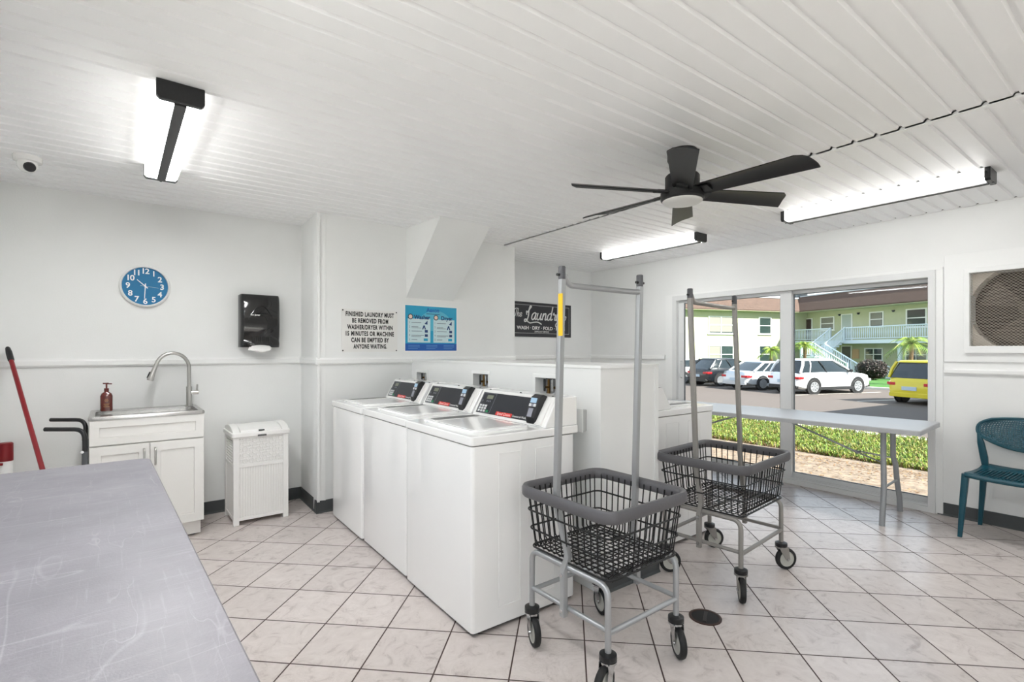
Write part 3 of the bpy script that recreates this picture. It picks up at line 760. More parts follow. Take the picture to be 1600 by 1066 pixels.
cart2 = laundry_cart('wire laundry cart nearer the window with plain brownish poles', (2.766, 1.644, 0), R_(5.5), GALV2, False, [R_(32), R_(140), R_(146), R_(143)], (.06, .06), .055, (.025, .025))

# ------------------------------------------------------------------ floor drain
fd = thing('floor_drain', 'round dark floor drain in the tiles beside the front cart', 'drain', (2.208, 1.407, 0))
MB().lathe([(.076, .0005), (.076, .004), (.066, .005), (.064, .002)], 32).build('drain_rim', mat('brown_rim', '#4c3a33', .45, metal=.6), fd)
MB().lathe([(.064, .0012), (.064, .003), (.02, .0035), (.002, .0035)], 32).build('drain_cover', mat('drain_black', '#191614', .5, metal=.4), fd)
MB().box(-.05, .05, -.008, .008, .0034, .0065, Matrix.Rotation(.5, 4, 'Z')).build('lift_bar', mat('drain_bar', '#2a2522', .5), fd, smooth=0, bevel=.002)

# ------------------------------------------------------------------ sink cabinet
CABM = mat('white_cabinet_lacquer', '#e9e8e5', .35)
ra = math.radians(2.3)
sk = thing('sink_cabinet', 'white two door laundry sink cabinet with steel drop in basin', 'cabinet', (.03, 4.10, 0), ra)
hw = .308
plate(MB().box(-hw, hw, .016, .47, .115, .69), -hw, hw, .016, .47, [(-hw + .02, hw - .02, .035, .42)], lambda u, v, d: (u, v, d), .69, .862).build('carcass', CABM, sk, smooth=0, bevel=.002)
MB().box(-hw + .012, hw - .012, .065, .45, .012, .115).build('plinth', CABM, sk, smooth=0)
for x in (-.25, .25):
    MB().cyl((x, .1, 0), (x, .1, .014), .018, seg=12).build('foot', BLACK, sk)
def shaker(u0, u1, v0, v1, nm, st=.058):
    mb = MB(); f = lambda u, v_, d: (u, d, v_)
    plate(mb, u0, u1, v0, v1, [(u0 + st, u1 - st, v0 + st, v1 - st)], f, -.004, .015)
    mb.box(u0 + st, u1 - st, .004, .014, v0 + st, v1 - st)
    return mb.build(nm, CABM, sk, smooth=0, bevel=.0025)
shaker(-hw, hw, .700, .862, 'false_drawer_front', .05)
for s in (-1, 1):
    d = shaker(min(s * .0025, s * hw), max(s * .0025, s * hw), .118, .692, 'door')
    x = s * .03
    mb = MB(); mb.tube(fillet([(x, -.004, .545), (x, -.032, .548), (x, -.032, .652), (x, -.004, .655)], .012, 4), .006, 10)
    mb.build('handle', CHROME, d)
# basin
mb = MB()
f = lambda u, v_, d: (u, v_, d)
rim = [(-hw - .004, hw + .004, -.006, .50)]
o1 = rrect(-hw - .006, hw + .006, -.008, .49, .02, 4); o2 = rrect(-hw + .025, hw - .025, .03, .40, .05, 4); o3 = rrect(-hw + .045, hw - .045, .05, .38, .06, 4)
mb.loft([[(u, v_, .862) for u, v_ in o1], [(u, v_, .879) for u, v_ in o1], [(u * .985, .24 + (v_ - .24) * .985, .884) for u, v_ in o1], [(u, v_, .882) for u, v_ in o2], [(u, v_, .872) for u, v_ in o2], [(u, v_, .72) for u, v_ in o3], [(u * .15, .21 + (v_ - .21) * .15, .71) for u, v_ in o3]], cap=True)
mb.build('basin', mat('satin_basin_steel', '#bdbcba', .27, metal=.85, bump=.08, bscale=200, stretch=(1, 12, 1)), sk, smooth=40)
# faucet mounted on the rim: moves with it, so part of the cabinet
fx_, fy_ = .262, .41
mb = MB(); mb.cyl((fx_, fy_, .882), (fx_, fy_, .888), .028, seg=20); mb.cyl((fx_, fy_, .885), (fx_, fy_, 1.03), .0195, seg=18)
arc = [(fx_, fy_, 1.0), (fx_, fy_, 1.17)]
for k in range(1, 13):
    t = PI * k / 12 * .93; arc.append((fx_ - .105 + .105 * math.cos(t), fy_ - .01 * k / 12 * 2, 1.17 + .115 * math.sin(t)))
mb.tube(arc, .0125, 14)
fc = mb.build('faucet', CHROME, sk, smooth=50)
ae = Vector(arc[-1]); dd = (Vector(arc[-1]) - Vector(arc[-2])).normalized()
MB().tube([ae - dd * .005, ae + dd * .03, ae + dd * .085, ae + dd * .105, ae + dd * .115], [.0125, .0145, .0185, .022, .019], 16).build('spray_head', CHROME, fc, smooth=40)
MB().tube([ae + dd * .05 + Vector((-.018, 0, 0)), ae + dd * .095 + Vector((-.021, 0, 0))], .006, 8).build('spray_button', BLACK, fc)
mb = MB(); mb.cyl((fx_, fy_, .985), (fx_ + .06, fy_ - .01, .985), .016, seg=16); mb.cyl((fx_ + .05, fy_ - .01, .985), (fx_ + .052, fy_ - .012, 1.045), .006, seg=10); mb.build('faucet_lever', CHROME, fc)

# soap bottle on the sink rim
AMB = mat('amber_red_plastic', '#5c1a12', .2, coat=.5)
sb = thing('soap_bottle', 'reddish amber pump soap bottle standing on the sink rim', 'bottle', (-.212, 4.485, .8825), ra)
MB().loft([[(u * 1, v_, z) for u, v_ in rrect(-w_, w_, -d_, d_, r_, 4)] for w_, d_, r_, z in ((.031, .02, .012, 0), (.034, .022, .014, .006), (.034, .022, .014, .105), (.028, .018, .014, .122), (.014, .012, .0115, .132), (.012, .012, .0115, .14))]).build('bottle_body', AMB, sb, smooth=45)
mb = MB(); mb.cyl((0, 0, .138), (0, 0, .158), .0135, seg=16); mb.cyl((0, 0, .158), (0, 0, .188), .005, seg=10); mb.box(-.02, .012, -.006, .006, .188, .196); mb.cyl((.0, 0, .19), (.03, -.004, .188), .004, seg=8)
mb.build('pump_head', mat('dark_red_pump', '#5e1613', .3), sb, smooth=40)
mb = MB()
for z_, w_ in ((.082, .008), (.074, .011), (.066, .009), (.048, .015), (.041, .012), (.03, .016)): mb.box(-w_, w_, -.0226, -.0218, z_, z_ + .0028)
mb.build('printed_label', mat('gold_print', '#b9864e', .4), sb, smooth=0)
# ------------------------------------------------------------------ trash hamper
HAMP = mat('white_resin', '#efeeec', .45)
th = thing('laundry_hamper', 'white resin hamper with woven upper band and hinged lid', 'hamper', (.722, 4.2, 0), ra)
hw = .192; dp = .36
mb = MB()
for (x, y) in ((-hw + .02, .02), (hw - .02, .02), (-hw + .02, dp - .02), (hw - .02, dp - .02)):
    mb.box(x - .02, x + .02, y - .02, y + .02, 0, .655)
mb.box(-hw + .012, hw - .012, .012, dp - .012, .035, .655)
body = mb.build('bin_body', HAMP, th, smooth=0, bevel=.003)
for z in (.045, .44, .655):
    MB().box(-hw + .03, hw - .03, .002, .02, z - .012, z + .012).build('cross_rail', HAMP, body, smooth=0, bevel=.002)
    for s in (-1, 1): MB().box(min(s * (hw - .018), s * (hw - .002)), max(s * (hw - .018), s * (hw - .002)), .03, dp - .03, z - .012, z + .012).build('cross_rail', HAMP, body, smooth=0, bevel=.002)
mb = MB()      # vertical beads on the lower panel
for i in range(17):
    x = -hw + .052 + i * .0178; mb.box(x - .006, x + .006, .007, .014, .058, .428)
mb.build('beadboard_panel', HAMP, body, smooth=0, bevel=.0015)
for s in (-1, 1):
    mb = MB()
    for i in range(14):
        y = .05 + i * .02; x = s * (hw - .012); mb.box(min(x, x + s * .006), max(x, x + s * .006), y - .007, y + .007, .058, .428)
    mb.build('beadboard_panel', HAMP, body, smooth=0, bevel=.0015)
mb = MB()      # woven band
for i in range(14):
    for j in range(9):
        x = -hw + .048 + i * .0228; z = .466 + j * .0212
        sgn = 1 if (i + j) % 2 else -1
        Mx = Matrix.Translation((x, .011, z)) @ Matrix.Rotation(sgn * .6, 4, 'Y')
        mb.box(-.0105, .0105, -.006, .006, -.0058, .0058, Mx)
mb.build('woven_band', HAMP, body, smooth=0, bevel=.0015)
for s in (-1, 1):
    mb = MB()
    for i in range(13):
        for j in range(9):
            y = .05 + i * .0222; z = .466 + j * .0212; sgn = 1 if (i + j) % 2 else -1
            Mx = Matrix.Translation((s * (hw - .011), y, z)) @ Matrix.Rotation(sgn * .6, 4, 'X')
            mb.box(-.006, .006, -.0105, .0105, -.0058, .0058, Mx)
    mb.build('woven_band', HAMP, body, smooth=0, bevel=.0015)
mb = MB(); mb.prism(rrect(-hw - .012, hw + .012, -.012, dp + .01, .02, 4), lambda u, v_, d: (u, v_, d), .655, .69)
cl = mb.build('lid_collar', HAMP, th, smooth=30, bevel=.006)
mb = MB()
for s in (-1, 1):
    pts = [(t * dp, .685 + .05 * math.sin(PI * max(0.02, min(.98, t))) ** .5) for t in [k / 12 for k in range(13)]]
    poly = [(0, .685)] + [(y, z) for y, z in pts[1:-1]] + [(dp, .685)]
    mb.prism(poly, lambda u, v_, d: (d, u, v_), s * (hw - .045), s * (hw + .004))
mb.build('lid_end', HAMP, cl, smooth=30, bevel=.004)
poly = [(.01, .688), (.02, .704), (.1, .722), (.2, .73), (.3, .722), (dp - .02, .704), (dp - .01, .688)]
mb = MB(); mb.prism(poly, lambda u, v_, d: (d, u, v_), -hw + .05, hw - .05); lid = mb.build('hinged_lid', HAMP, th, smooth=30, bevel=.004)
MB().box(-.03, .03, -.016, -.006, .655, .668).build('latch', mat('latch_grey', '#5f5f5f', .5), cl, smooth=0)  # plain mid grey block on the collar front
MB().box(-.02, .02, .0, .014, .694, .702).build('lid_tab', BLACK, lid, smooth=0)

# ------------------------------------------------------------------ paper towel dispenser
TRB = mat('smoky_black_plastic', '#141415', .12, coat=.4)
pt = thing('paper_towel_dispenser', 'black folded paper towel dispenser on the wall above the hamper', 'dispenser', (.772, 4.66, 1.33), ra)
hw = .15; hp = .435
prof = [(.0, .0), (-.10, .0), (-.112, .03), (-.10, .06), (-.118, .1), (-.125, .2), (-.118, .36), (-.1, .42), (-.085, hp), (.0, hp)]
rings = []
mb = MB()
for x, k in ((-hw, .72), (-hw + .01, .9), (-hw + .025, 1), (hw - .025, 1), (hw - .01, .9), (hw, .72)):
    rings.append([(x, y * k, .02 + (z - .02) * (.985 if k < .8 else 1)) for y, z in prof])
mb.loft(rings); bd = mb.build('housing', TRB, pt, smooth=35)
mb = MB(); mb.tube([(-.10 + .2 * k / 14, -.1205, .215 + .13 * math.sin(PI * k / 14)) for k in range(15)], .004, 6); mb.tube([(.03 + .018 * math.sin(PI * k / 8), -.122, .12 + .13 * k / 8) for k in range(9)], .003, 6); mb.build('moulded_arc', TRB, bd)
mb = MB()
for k in range(9): mb.box(-.06 + k * .015 - .005, -.06 + k * .015 + .005, -.113, -.098, .035, .095)
mb.build('grip_ribs', TRB, bd, smooth=0)
text('lettering', 'San Jamar', .018, WPRINT, bd, frame((-.045, -.1262, .265), (1, 0, 0), (0, 0, 1)), depth=.0004, bold=.0004)
mb = MB(); rings = []
for wd_, y, z in ((.055, -.085, .03), (.068, -.105, .012), (.082, -.118, -.004), (.07, -.128, -.022), (.045, -.122, -.036)):
    rings.append([(wd_ * u, y - .02 * (1 - u * u), z - .008 * (1 - u * u)) for u in [k / 6 - 1 for k in range(13)]])
mb.loft(rings, closed=False); tw = mb.build('paper_towel', PAPERW, pt, smooth=60); sm = tw.modifiers.new('thick', 'SOLIDIFY'); sm.thickness = .003
mb = MB(); mb.poly([(-.085, -.112, .006), (-.02, -.13, -.022), (-.055, -.135, -.030), (-.098, -.122, -.022)]); mb.build('towel_corner', PAPERW, tw, smooth=0)

# ------------------------------------------------------------------ wall clock
CLB = mat('clock_blue', '#006f9f', .55); WHT = mat('white_plastic', '#f2f2f1', .35)
def onA(x, out=0., z=0.):
    t = (x - PA0[0]) / (PA1[0] - PA0[0]); return Vector((x + out * math.sin(ra), PA0[1] + t * (PA1[1] - PA0[1]) - out, z))
ck = thing('wall_clock', 'round blue wall clock with white rim and numerals', 'clock', onA(.006, 0, 1.782), ra)
Mk = frame((0, 0, 0), (1, 0, 0), (0, 0, 1))
MB().lathe([(.13, .0), (.15, .004), (.155, .02), (.151, .032), (.143, .036), (.139, .03), (.139, .014)], 56, Mk, cap=False).build('rim', WHT, ck, smooth=50)
MB().lathe([(.145, .004), (.142, .014), (.001, .014)], 56, Mk).build('dial', CLB, ck, smooth=30)
for h in range(1, 13):
    a = PI / 2 - h * PI / 6
    text('numeral', str(h), .056, WHT, ck, Mk @ Matrix.Translation(((.103 * math.cos(a)), .112 * math.sin(a) - .001, .0148)), sx=1.0, bold=.0012, depth=.0008, space=.86)
def hand(nm, ang, ln, tail, w_, z, m_):
    a = PI / 2 - ang; d = Vector((math.cos(a), math.sin(a))); n_ = Vector((-d.y, d.x))
    mb = MB(); mb.prism([tuple(d * -tail + n_ * w_), tuple(d * -tail - n_ * w_), tuple(d * ln - n_ * w_ * .7), tuple(d * ln + n_ * w_ * .7)], lambda u, v_, dd_: Mk @ Vector((u, v_, dd_)), z, z + .0012)
    mb.build(nm, m_, ck, smooth=0)
hand('hour_hand', R_(313), .068, .02, .0032, .017, WHT); hand('minute_hand', R_(183), .093, .02, .0032, .019, WHT); hand('second_hand', R_(96), .085, .03, .001, .021, mat('grey_hand', '#b9c6cc', .4))
MB().lathe([(.006, .014), (.006, .024), (.002, .025)], 16, Mk).build('hub', WHT, ck)

# ------------------------------------------------------------------ broom, dustpan, hand truck
br_ = thing('broom', 'red handled broom with a black grip leaning in the corner', 'broom', (-.30, 3.42, 0))
top = Vector((-.715, 4.555, 1.325)) - Vector((-.30, 3.42, 0)); bot = Vector((0, 0, .16)); dr = (top - bot).normalized()
MB().tube([bot, top - dr * .12], .0125, 12).build('pole', RED, br_)
MB().tube([top - dr * .125, top - dr * .12, top - dr * .05, top - dr * .01, top], [.0135, .016, .0165, .013, .008], 12).build('grip', BLACK, br_)
MB().loft([[(x, y, z) for x, y in rrect(-w_, w_, -d_, d_, .01, 3)] for w_, d_, z in ((.03, .02, .19), (.12, .028, .13), (.125, .03, .11))]).build('broom_head', RED, br_, smooth=40)
MB().loft([[(x, y, z) for x, y in rrect(-w_, w_, -d_, d_, .008, 3)] for w_, d_, z in ((.12, .026, .112), (.15, .035, .0))]).build('bristles', mat('dark_bristles', '#2b2b2d', .8, bump=1, bscale=300, stretch=(1, 1, .05)), br_, smooth=40)

dp_ = thing('cleaning_bottle', 'white tube with a red cap standing in the left corner', 'container', (-.705, 4.44, 0))
MB().lathe([(.03, 0), (.034, .004), (.034, .60), (.03, .612)], 24).build('tube_body', WHT, dp_)
mb = MB(); mb.lathe([(.036, .607), (.036, .715), (.03, .722)], 24); mb.build('cap', RED, dp_)
mb = MB(); mb.box(-.062, -.03, -.012, .012, .60, .70); mb.box(-.05, -.006, -.044, -.03, .585, .60); mb.build('clip', RED, dp_, smooth=0, bevel=.003)

ht = thing('hand_truck', 'folded hand truck with two black bent handles beside the sink cabinet', 'hand truck', (-.293, 4.05, 0), math.radians(3.7))
hv = Vector((-.805, .593, 0)); hv.rotate(Matrix.Rotation(-math.radians(3.7), 3, 'Z'))
for y in (-.26, .26):
    a_ = Vector((0, y, 0)); zz = .848
    mb = MB(); mb.tube(fillet([a_ + Vector((0, 0, .70)), a_ + Vector((0, 0, zz)), a_ + hv * .23 + Vector((0, 0, zz))], .06, 6), .0125, 12); mb.build('handle', BLACK, ht, smooth=50)
    mb = MB(); mb.cyl((0, y, .06), (0, y, .72), .0145, seg=12); f_ = mb.build('upright', mat('dark_grey_tube', '#5b5e61', .4, metal=.3), ht)
    MB().cyl((-.012, y - .012, .72), (-.012, y - .017, .72), .008, seg=10).build('button', STEEL, f_)
    Mw = Matrix.Translation((-.06, y, .055)) @ Matrix.Rotation(PI / 2, 4, 'X')
    MB().lathe([(.03, -.014), (.05, -.016), (.055, 0), (.05, .016), (.03, .014)], 20, Mw).build('wheel', TYRE, ht)
for z in (.12, .38, .62): MB().cyl((0, -.26, z), (0, .26, z), .010, seg=10).build('cross_bar', mat('dark_grey_tube', '#5b5e61'), ht)
MB().cyl((-.06, -.26, .055), (-.06, .26, .055), .008, seg=8).build('axle', STEEL, ht)
MB().box(-.2, -.01, -.2, .2, .02, .026).build('toe_plate', mat('dark_grey_tube', '#5b5e61'), ht, smooth=0)

# ------------------------------------------------------------------ notices and signs
sg = thing('wall_notice', 'white notice with black capitals screwed to the wall above the washers', 'sign', onM(1.5635, 0) + Vector((0, 0, 1.472)), math.atan2(e.y, e.x))
Mk = frame((0, 0, 0), (1, 0, 0), (0, 0, 1))
MB().prism(rrect(-.254, .254, -.178, .178, .012, 3), lambda u, v_, d: Mk @ Vector((u, v_, d)), .0005, .004).build('notice_or_pane', mat('notice_white', '#e8e7e4', .4), sg, smooth=0)
INK = mat('black_ink', '#121212', .6)
for k, (s, wd) in enumerate([('FINISHED LAUNDRY MUST', .438), ('BE REMOVED FROM', .328), ('WASHER/DRYER WITHIN', .413), ('15 MINUTES OR MACHINE', .437), ('CAN BE EMPTIED BY', .343), ('ANYONE WAITING.', .305)]):
    t = text('lettering', s, .052, INK, sg, Mk @ Matrix.Translation((0, .137 - k * .0545, .0046)), sx=1, bold=.0021, depth=.0004, space=1.16)
    w_ = t.dimensions.x if False else max(v_.co.x for v_ in t.data.vertices) - min(v_.co.x for v_ in t.data.vertices)
    t.data.transform(Matrix.Diagonal((wd / w_, 1, 1, 1)))
    cx = (max(v_.co.x for v_ in t.data.vertices) + min(v_.co.x for v_ in t.data.vertices)) / 2
    t.data.transform(Matrix.Translation((-cx, 0, 0)))
for x in (-.243, .243):
    for z in (-.168, .168): MB().lathe([(.006, .003), (.006, .006), (.002, .007)], 10, Mk @ Matrix.Translation((x, z, 0))).build('screw', INK, sg)

ps = thing('instruction_poster', 'blue washer and dryer instruction poster below the sloping duct', 'poster', onM(2.172, 0) + Vector((0, 0, 1.508)), math.atan2(e.y, e.x))
def flat(nm, x0, x1, y0, y1, d, m_, par=ps, r_=0):
    mb = MB(); mb.prism(rrect(x0, x1, y0, y1, max(r_, .0005), 3 if r_ else 1), lambda u, v_, dd_: Mk @ Vector((u, v_, dd_)), .0006, d); return mb.build(nm, m_, par, smooth=0)
flat('poster_sheet', -.287, .287, -.216, .216, .002, PAPERW)
bg = flat('printed_field', -.278, .278, -.207, .207, .0024, mat('poster_teal', '#1b9ec6', .4))
mb = MB(); mb.prism([(.04 + .21 * math.cos(PI * k / 24), -.02 + .19 * math.sin(PI * k / 24)) for k in range(25)], lambda u, v_, dd_: Mk @ Vector((u, v_, dd_)), .0006, .0026); mb.build('printed_circle', mat('poster_pale_teal', '#55b7d2', .4), ps, smooth=0)
flat('footer_band', -.278, .278, -.207, -.14, .0028, mat('poster_royal_blue', '#0a55a8', .4))
DNAV = mat('navy_ink', '#14386e', .5); GREYI = mat('grey_ink', '#6d7a86', .6); PCARD = mat('poster_card', '#c9dfe3', .5)
text('lettering', 'Aaxon', .052, mat('blue_ink', '#1161ad', .5), ps, Mk @ Matrix.Translation((.012, .172, .003)), bold=.0016, depth=.0003)
mb = MB(); mb.box(-.06, .085, .134, .139, .0026, .003, Mk); mb.build('printed_line', DNAV, ps, smooth=0)
for cx, nm in ((-.135, 'Washer'), (.135, 'Dryer')):
    flat('printed_card', cx - .118, cx + .118, -.13, .088, .0029, PCARD)
    text('lettering', nm, .052, DNAV, ps, Mk @ Matrix.Translation((cx + .03, .101, .0034)), bold=.0016, depth=.0003)
    mb = MB(); mb.lathe([(.026, .0029), (.026, .0033), (.001, .0033)], 20, Mk @ Matrix.Translation((cx - .09, .105, 0))); mb.build('printed_drum', mat('dark_drum', '#33404f', .5), ps, smooth=0)
    mb = MB(); mb.lathe([(.018, .0033), (.018, .0036), (.001, .0036)], 20, Mk @ Matrix.Translation((cx - .09, .105, 0))); mb.build('printed_load', mat('pale_peach', '#e9cdbb', .5), ps, smooth=0)
    for k in range(5):
        y = .052 - k * .039
        text('lettering', str(k + 1), .026, GREYI, ps, Mk @ Matrix.Translation((cx - .1, y, .0033)), depth=.0002)
        mb = MB(); mb.box(cx - .08, cx - .08 + (.1, .07, .11, .13, .06)[k], y - .0025, y + .0025, .0029, .0033, Mk)
        if k in (1, 3): mb.box(cx - .08, cx + .02, y - .0125, y - .0085, .0029, .0033, Mk)
        mb.build('printed_line', GREYI, ps, smooth=0)
        x = cx + .075
        mb = MB()
        if k == 0: mb.prism([(x - .02, y - .01), (x + .012, y - .016), (x + .012, y + .022)], lambda u, v_, dd_: Mk @ Vector((u, v_, dd_)), .0029, .0034)
        elif k == 1: mb.prism([(x - .045, y - .022), (x - .03, y + .016), (x - .018, y + .016), (x - .004, y - .022), (x - .016, y - .022), (x - .024, y), (x - .033, y - .022)], lambda u, v_, dd_: Mk @ Vector((u, v_, dd_)), .0029, .0034)
        else: mb.box(x - .016 - (.012 if k == 4 else 0), x + .016, y - .012, y + .012, .0029, .0034, Mk)
        mb.build('printed_icon', DNAV if k < 4 else mat('poster_teal', '#1b9ec6'), ps, smooth=0)
for x in (-.19, .0, .19):
    mb = MB()
    for y in (-.158, -.172, -.186): mb.box(x - .06, x + .06 - (.02 if y < -.18 else 0), y - .002, y + .002, .0028, .0031, Mk)
    mb.build('printed_line', mat('pale_blue_ink', '#5f98cf', .5), ps, smooth=0)

def onR(x, z=0): 
    t = (x - PR0[0]) / (PR1[0] - PR0[0]); return Vector((x, PR0[1] + t * (PR1[1] - PR0[1]), z))
ra3 = math.atan2(PR1[1] - PR0[1], PR1[0] - PR0[0])
ls = thing('laundry_sign', 'black sign with white laundry script on the recessed wall', 'sign', onR(4.135, 1.696), ra3)
flat('sign_board', -.548, .548, -.218, .218, .012, mat('sign_black', '#2a2a2f', .5), ls)
mb = MB(); plate(mb, -.512, .512, -.176, .184, [(-.507, .507, -.171, .179)], lambda u, v_, dd_: Mk @ Vector((u, v_, dd_)), .012, .0128); mb.build('border_line', mat('sign_grey', '#b9b9b8', .5), ls, smooth=0)
SW = mat('sign_white', '#ececea', .5)
def strokes(nm, S, wd, m_, par, d=.0128):
    mb = MB()
    for line in S:
        # smooth with Catmull-Rom and extrude a flat ribbon
        P_ = [Vector(p) for p in line]; pts = []
        for i in range(len(P_) - 1):
            p0 = P_[max(0, i - 1)]; p1 = P_[i]; p2 = P_[i + 1]; p3 = P_[min(len(P_) - 1, i + 2)]
            for k in range(6):
                t = k / 6; pts.append(.5 * (2 * p1 + (p2 - p0) * t + (2 * p0 - 5 * p1 + 4 * p2 - p3) * t * t + (3 * p1 - p0 - 3 * p2 + p3) * t ** 3))
        pts.append(P_[-1])
        mb.tube([Mk @ Vector((p.x, p.y, d)) for p in pts], wd, 6)
    return mb.build(nm, m_, par, smooth=60)
# cursive letters drawn in a unit cell, baseline 0, x-height .5
def SH(L, x, y, s, sl=.22): return [[(x + (a + b_ * sl) * s, y + b_ * s) for a, b_ in l] for l in L]
cur = {'a': ([[(.42, .42), (.28, .5), (.08, .36), (.05, .1), (.18, 0), (.32, .12), (.42, .44)], [(.42, .48), (.38, .15), (.44, .02), (.58, .1)]], .55),
       'u': ([[(.05, .48), (.02, .15), (.12, 0), (.28, .1), (.38, .46)], [(.38, .48), (.35, .15), (.42, .02), (.56, .1)]], .53),
       'n': ([[(.06, .48), (.03, 0)], [(.04, .2), (.16, .44), (.3, .46), (.32, .2), (.31, .05), (.4, .02), (.5, .1)]], .48),
       'd': ([[(.42, .42), (.28, .5), (.08, .36), (.05, .1), (.18, 0), (.32, .12), (.42, .44)], [(.43, 1.0), (.39, .15), (.45, .02), (.58, .1)]], .55),
       'r': ([[(.05, .4), (.1, .55), (.14, .42), (.28, .42), (.25, .12), (.32, .02), (.42, .1)]], .40),
       'y': ([[(.05, .48), (.02, .15), (.12, 0), (.28, .1), (.38, .46)], [(.4, .5), (.36, -.1), (.26, -.42), (.08, -.4), (.12, -.2), (.55, .1)]], .5),
       'L': ([[(.1, .55), (.02, .85), (.14, .78), (.3, 1.02), (.46, 1.25), (.34, 1.3), (.26, 1.05), (.3, .5), (.2, .1), (.0, .0), (-.06, .14), (.08, .2), (.3, .02), (.62, -.1), (1.0, -.04), (1.5, -.02), (1.95, -.18)]], .52),
       'T': ([[(-.06, .86), (.1, 1.02), (.5, .98)], [(.28, 1.0), (.2, .3), (.08, .02), (-.04, .12)]], .42),
       'h': ([[(.08, 1.0), (.03, 0)], [(.05, .2), (.16, .46), (.3, .44), (.28, .08), (.36, .02), (.44, .1)]], .44),
       'e': ([[(.06, .2), (.3, .3), (.26, .5), (.1, .44), (.05, .15), (.18, 0), (.38, .14)]], .38),
       'C': ([[(.5, .78), (.4, .98), (.15, .8), (.05, .35), (.2, .02), (.5, .14)]], .5),
       'o': ([[(.22, .5), (.06, .36), (.08, .06), (.24, .02), (.34, .24), (.24, .48), (.4, .4)]], .4)}
def word(s, x, y, sc_, gap=1.0):
    out = []
    for ch in s:
        L_, w_ = cur[ch]; out += SH(L_, x, y, sc_); x += w_ * sc_ * gap
    return out
strokes('script_lettering', word('L', -.30, -.028, .152), .0085, SW, ls)
strokes('script_lettering', word('aundry', -.195, .0, .178, 1.0), .0085, SW, ls)
strokes('script_lettering', word('The', -.475, .03, .10), .0045, SW, ls)
strokes('script_lettering', word('Co', .352, .012, .105), .0045, SW, ls)
t = text('lettering', 'WASH · DRY · FOLD · PRESS', .06, SW, ls, Mk @ Matrix.Translation((0, -.108, .013)), bold=.0012, depth=.0005)
w_ = max(v_.co.x for v_ in t.data.vertices) - min(v_.co.x for v_ in t.data.vertices); t.data.transform(Matrix.Diagonal((.86 / w_, 1, 1, 1)))
text('lettering', 'SAME DAY SERVICE', .03, SW, ls, Mk @ Matrix.Translation((0, -.152, .013)), depth=.0004)

# ------------------------------------------------------------------ folding table under the window
def folding_table(name, label, loc, rot, Wd, Ln, zt, topm, lip):
    r = thing(name, label, 'table', loc, rot)
    mb = MB(); o = rrect(-Wd / 2, Wd / 2, 0, Ln, .035, 5); i1 = rrect(-Wd / 2 + .004, Wd / 2 - .004, .004, Ln - .004, .034, 5)
    mb.loft([[(u, v_, zt - lip) for u, v_ in o], [(u, v_, zt - .006) for u, v_ in o], [(u, v_, zt) for u, v_ in i1]])
    mb.build('tabletop', topm, r, smooth=30)
    for s, y in ((1, .26), (-1, Ln - .26)):
        for sx in (-1, 1):
            x = sx * Wd * .37
            mb = MB(); mb.tube([(x * .52, y, zt - lip), (x * .53, y, zt * .62), (x * .66, y - s * .01, zt * .52), (x * .72, y - s * .015, zt * .35), (x * .92, y - s * .02, zt * .16), (x, y - s * .02, .012), (x, y - s * .02, 0)], [.019] * 5 + [.019, .02], 12)
            mb.build('leg', LEGG, r, smooth=50)
        mb = MB(); mb.cyl((-Wd * .27, y - s * .015, zt * .36), (Wd * .27, y - s * .015, zt * .36), .009, seg=10); mb.cyl((-Wd * .34, y, zt - lip - .01), (Wd * .34, y, zt - lip - .01), .012, seg=10)
        mb.build('leg_crossbar', LEGG, r)
        mb = MB(); mb.tube([(0, y + s * .80, zt - lip - .004), (0, y + s * .24, zt * .66), (0, y + s * .2, zt * .63)], .008, 8)
        for sx in (-1, 1): mb.tube([(0, y + s * .24, zt * .66), (sx * Wd * .2, y, zt * .6)], .006, 8)
        mb.build('fold_brace', LEGG, r)
    return r
ft = folding_table('folding_table', 'long pale grey folding table set along the window', (4.70, 1.143, 0), math.radians(4.0), .70, 2.44, .742, TABLEG, .036)
lt = folding_table('folding_counter', 'scratched lilac grey folding table in the near left corner', (0, 0, 0), 0, .76, 1.84, .90, SCRATCH, .022)
lt.rotation_euler.z = math.radians(3.4) + PI; cz = Matrix.Rotation(math.radians(3.4) + PI, 3, 'Z') @ Vector((-.38, 0, 0)); lt.location = (.018 - cz.x, 2.335 - cz.y, 0)

# ------------------------------------------------------------------ teal chair
ch = thing('chair', 'teal plastic chair with a perforated back against the right wall', 'chair', (4.80, .70, 0), math.radians(-1.5))
hw = .255
# local: seat front toward -x, width along y
mb = MB(); n = 12
rows = []
for i in range(n + 1):
    t = i / n; x = -.20 + .42 * t; hwid = (hw - .005) - .03 * t - .02 * max(0, .12 - t) / .12
    z = .452 - .012 * math.sin(PI * t) + (.02 * (t - .8) / .2 if t > .8 else 0) - (.012 * (1 - t / .08) if t < .08 else 0)
    rows.append([(x, -hwid + 2 * hwid * j / 16, z - .012 * (1 - (2 * j / 16 - 1) ** 2)) for j in range(17)])
R2 = [mb.verts(r_) for r_ in rows]
for a, b_ in zip(R2, R2[1:]):
    for j in range(16): mb.face([a[j], b_[j], b_[j + 1], a[j + 1]])
o = mb.build('seat', TEAL, ch, smooth=60); md = o.modifiers.new('thick', 'SOLIDIFY'); md.thickness = .02; md.offset = -1
mb = MB()
for k in range(22):
    y = -hw + .05 + k * (2 * hw - .1) / 21; mb.box(-.16, .16, y - .003, y + .003, .436, .4425)
mb.build('seat_rib', TEAL, o, smooth=0)
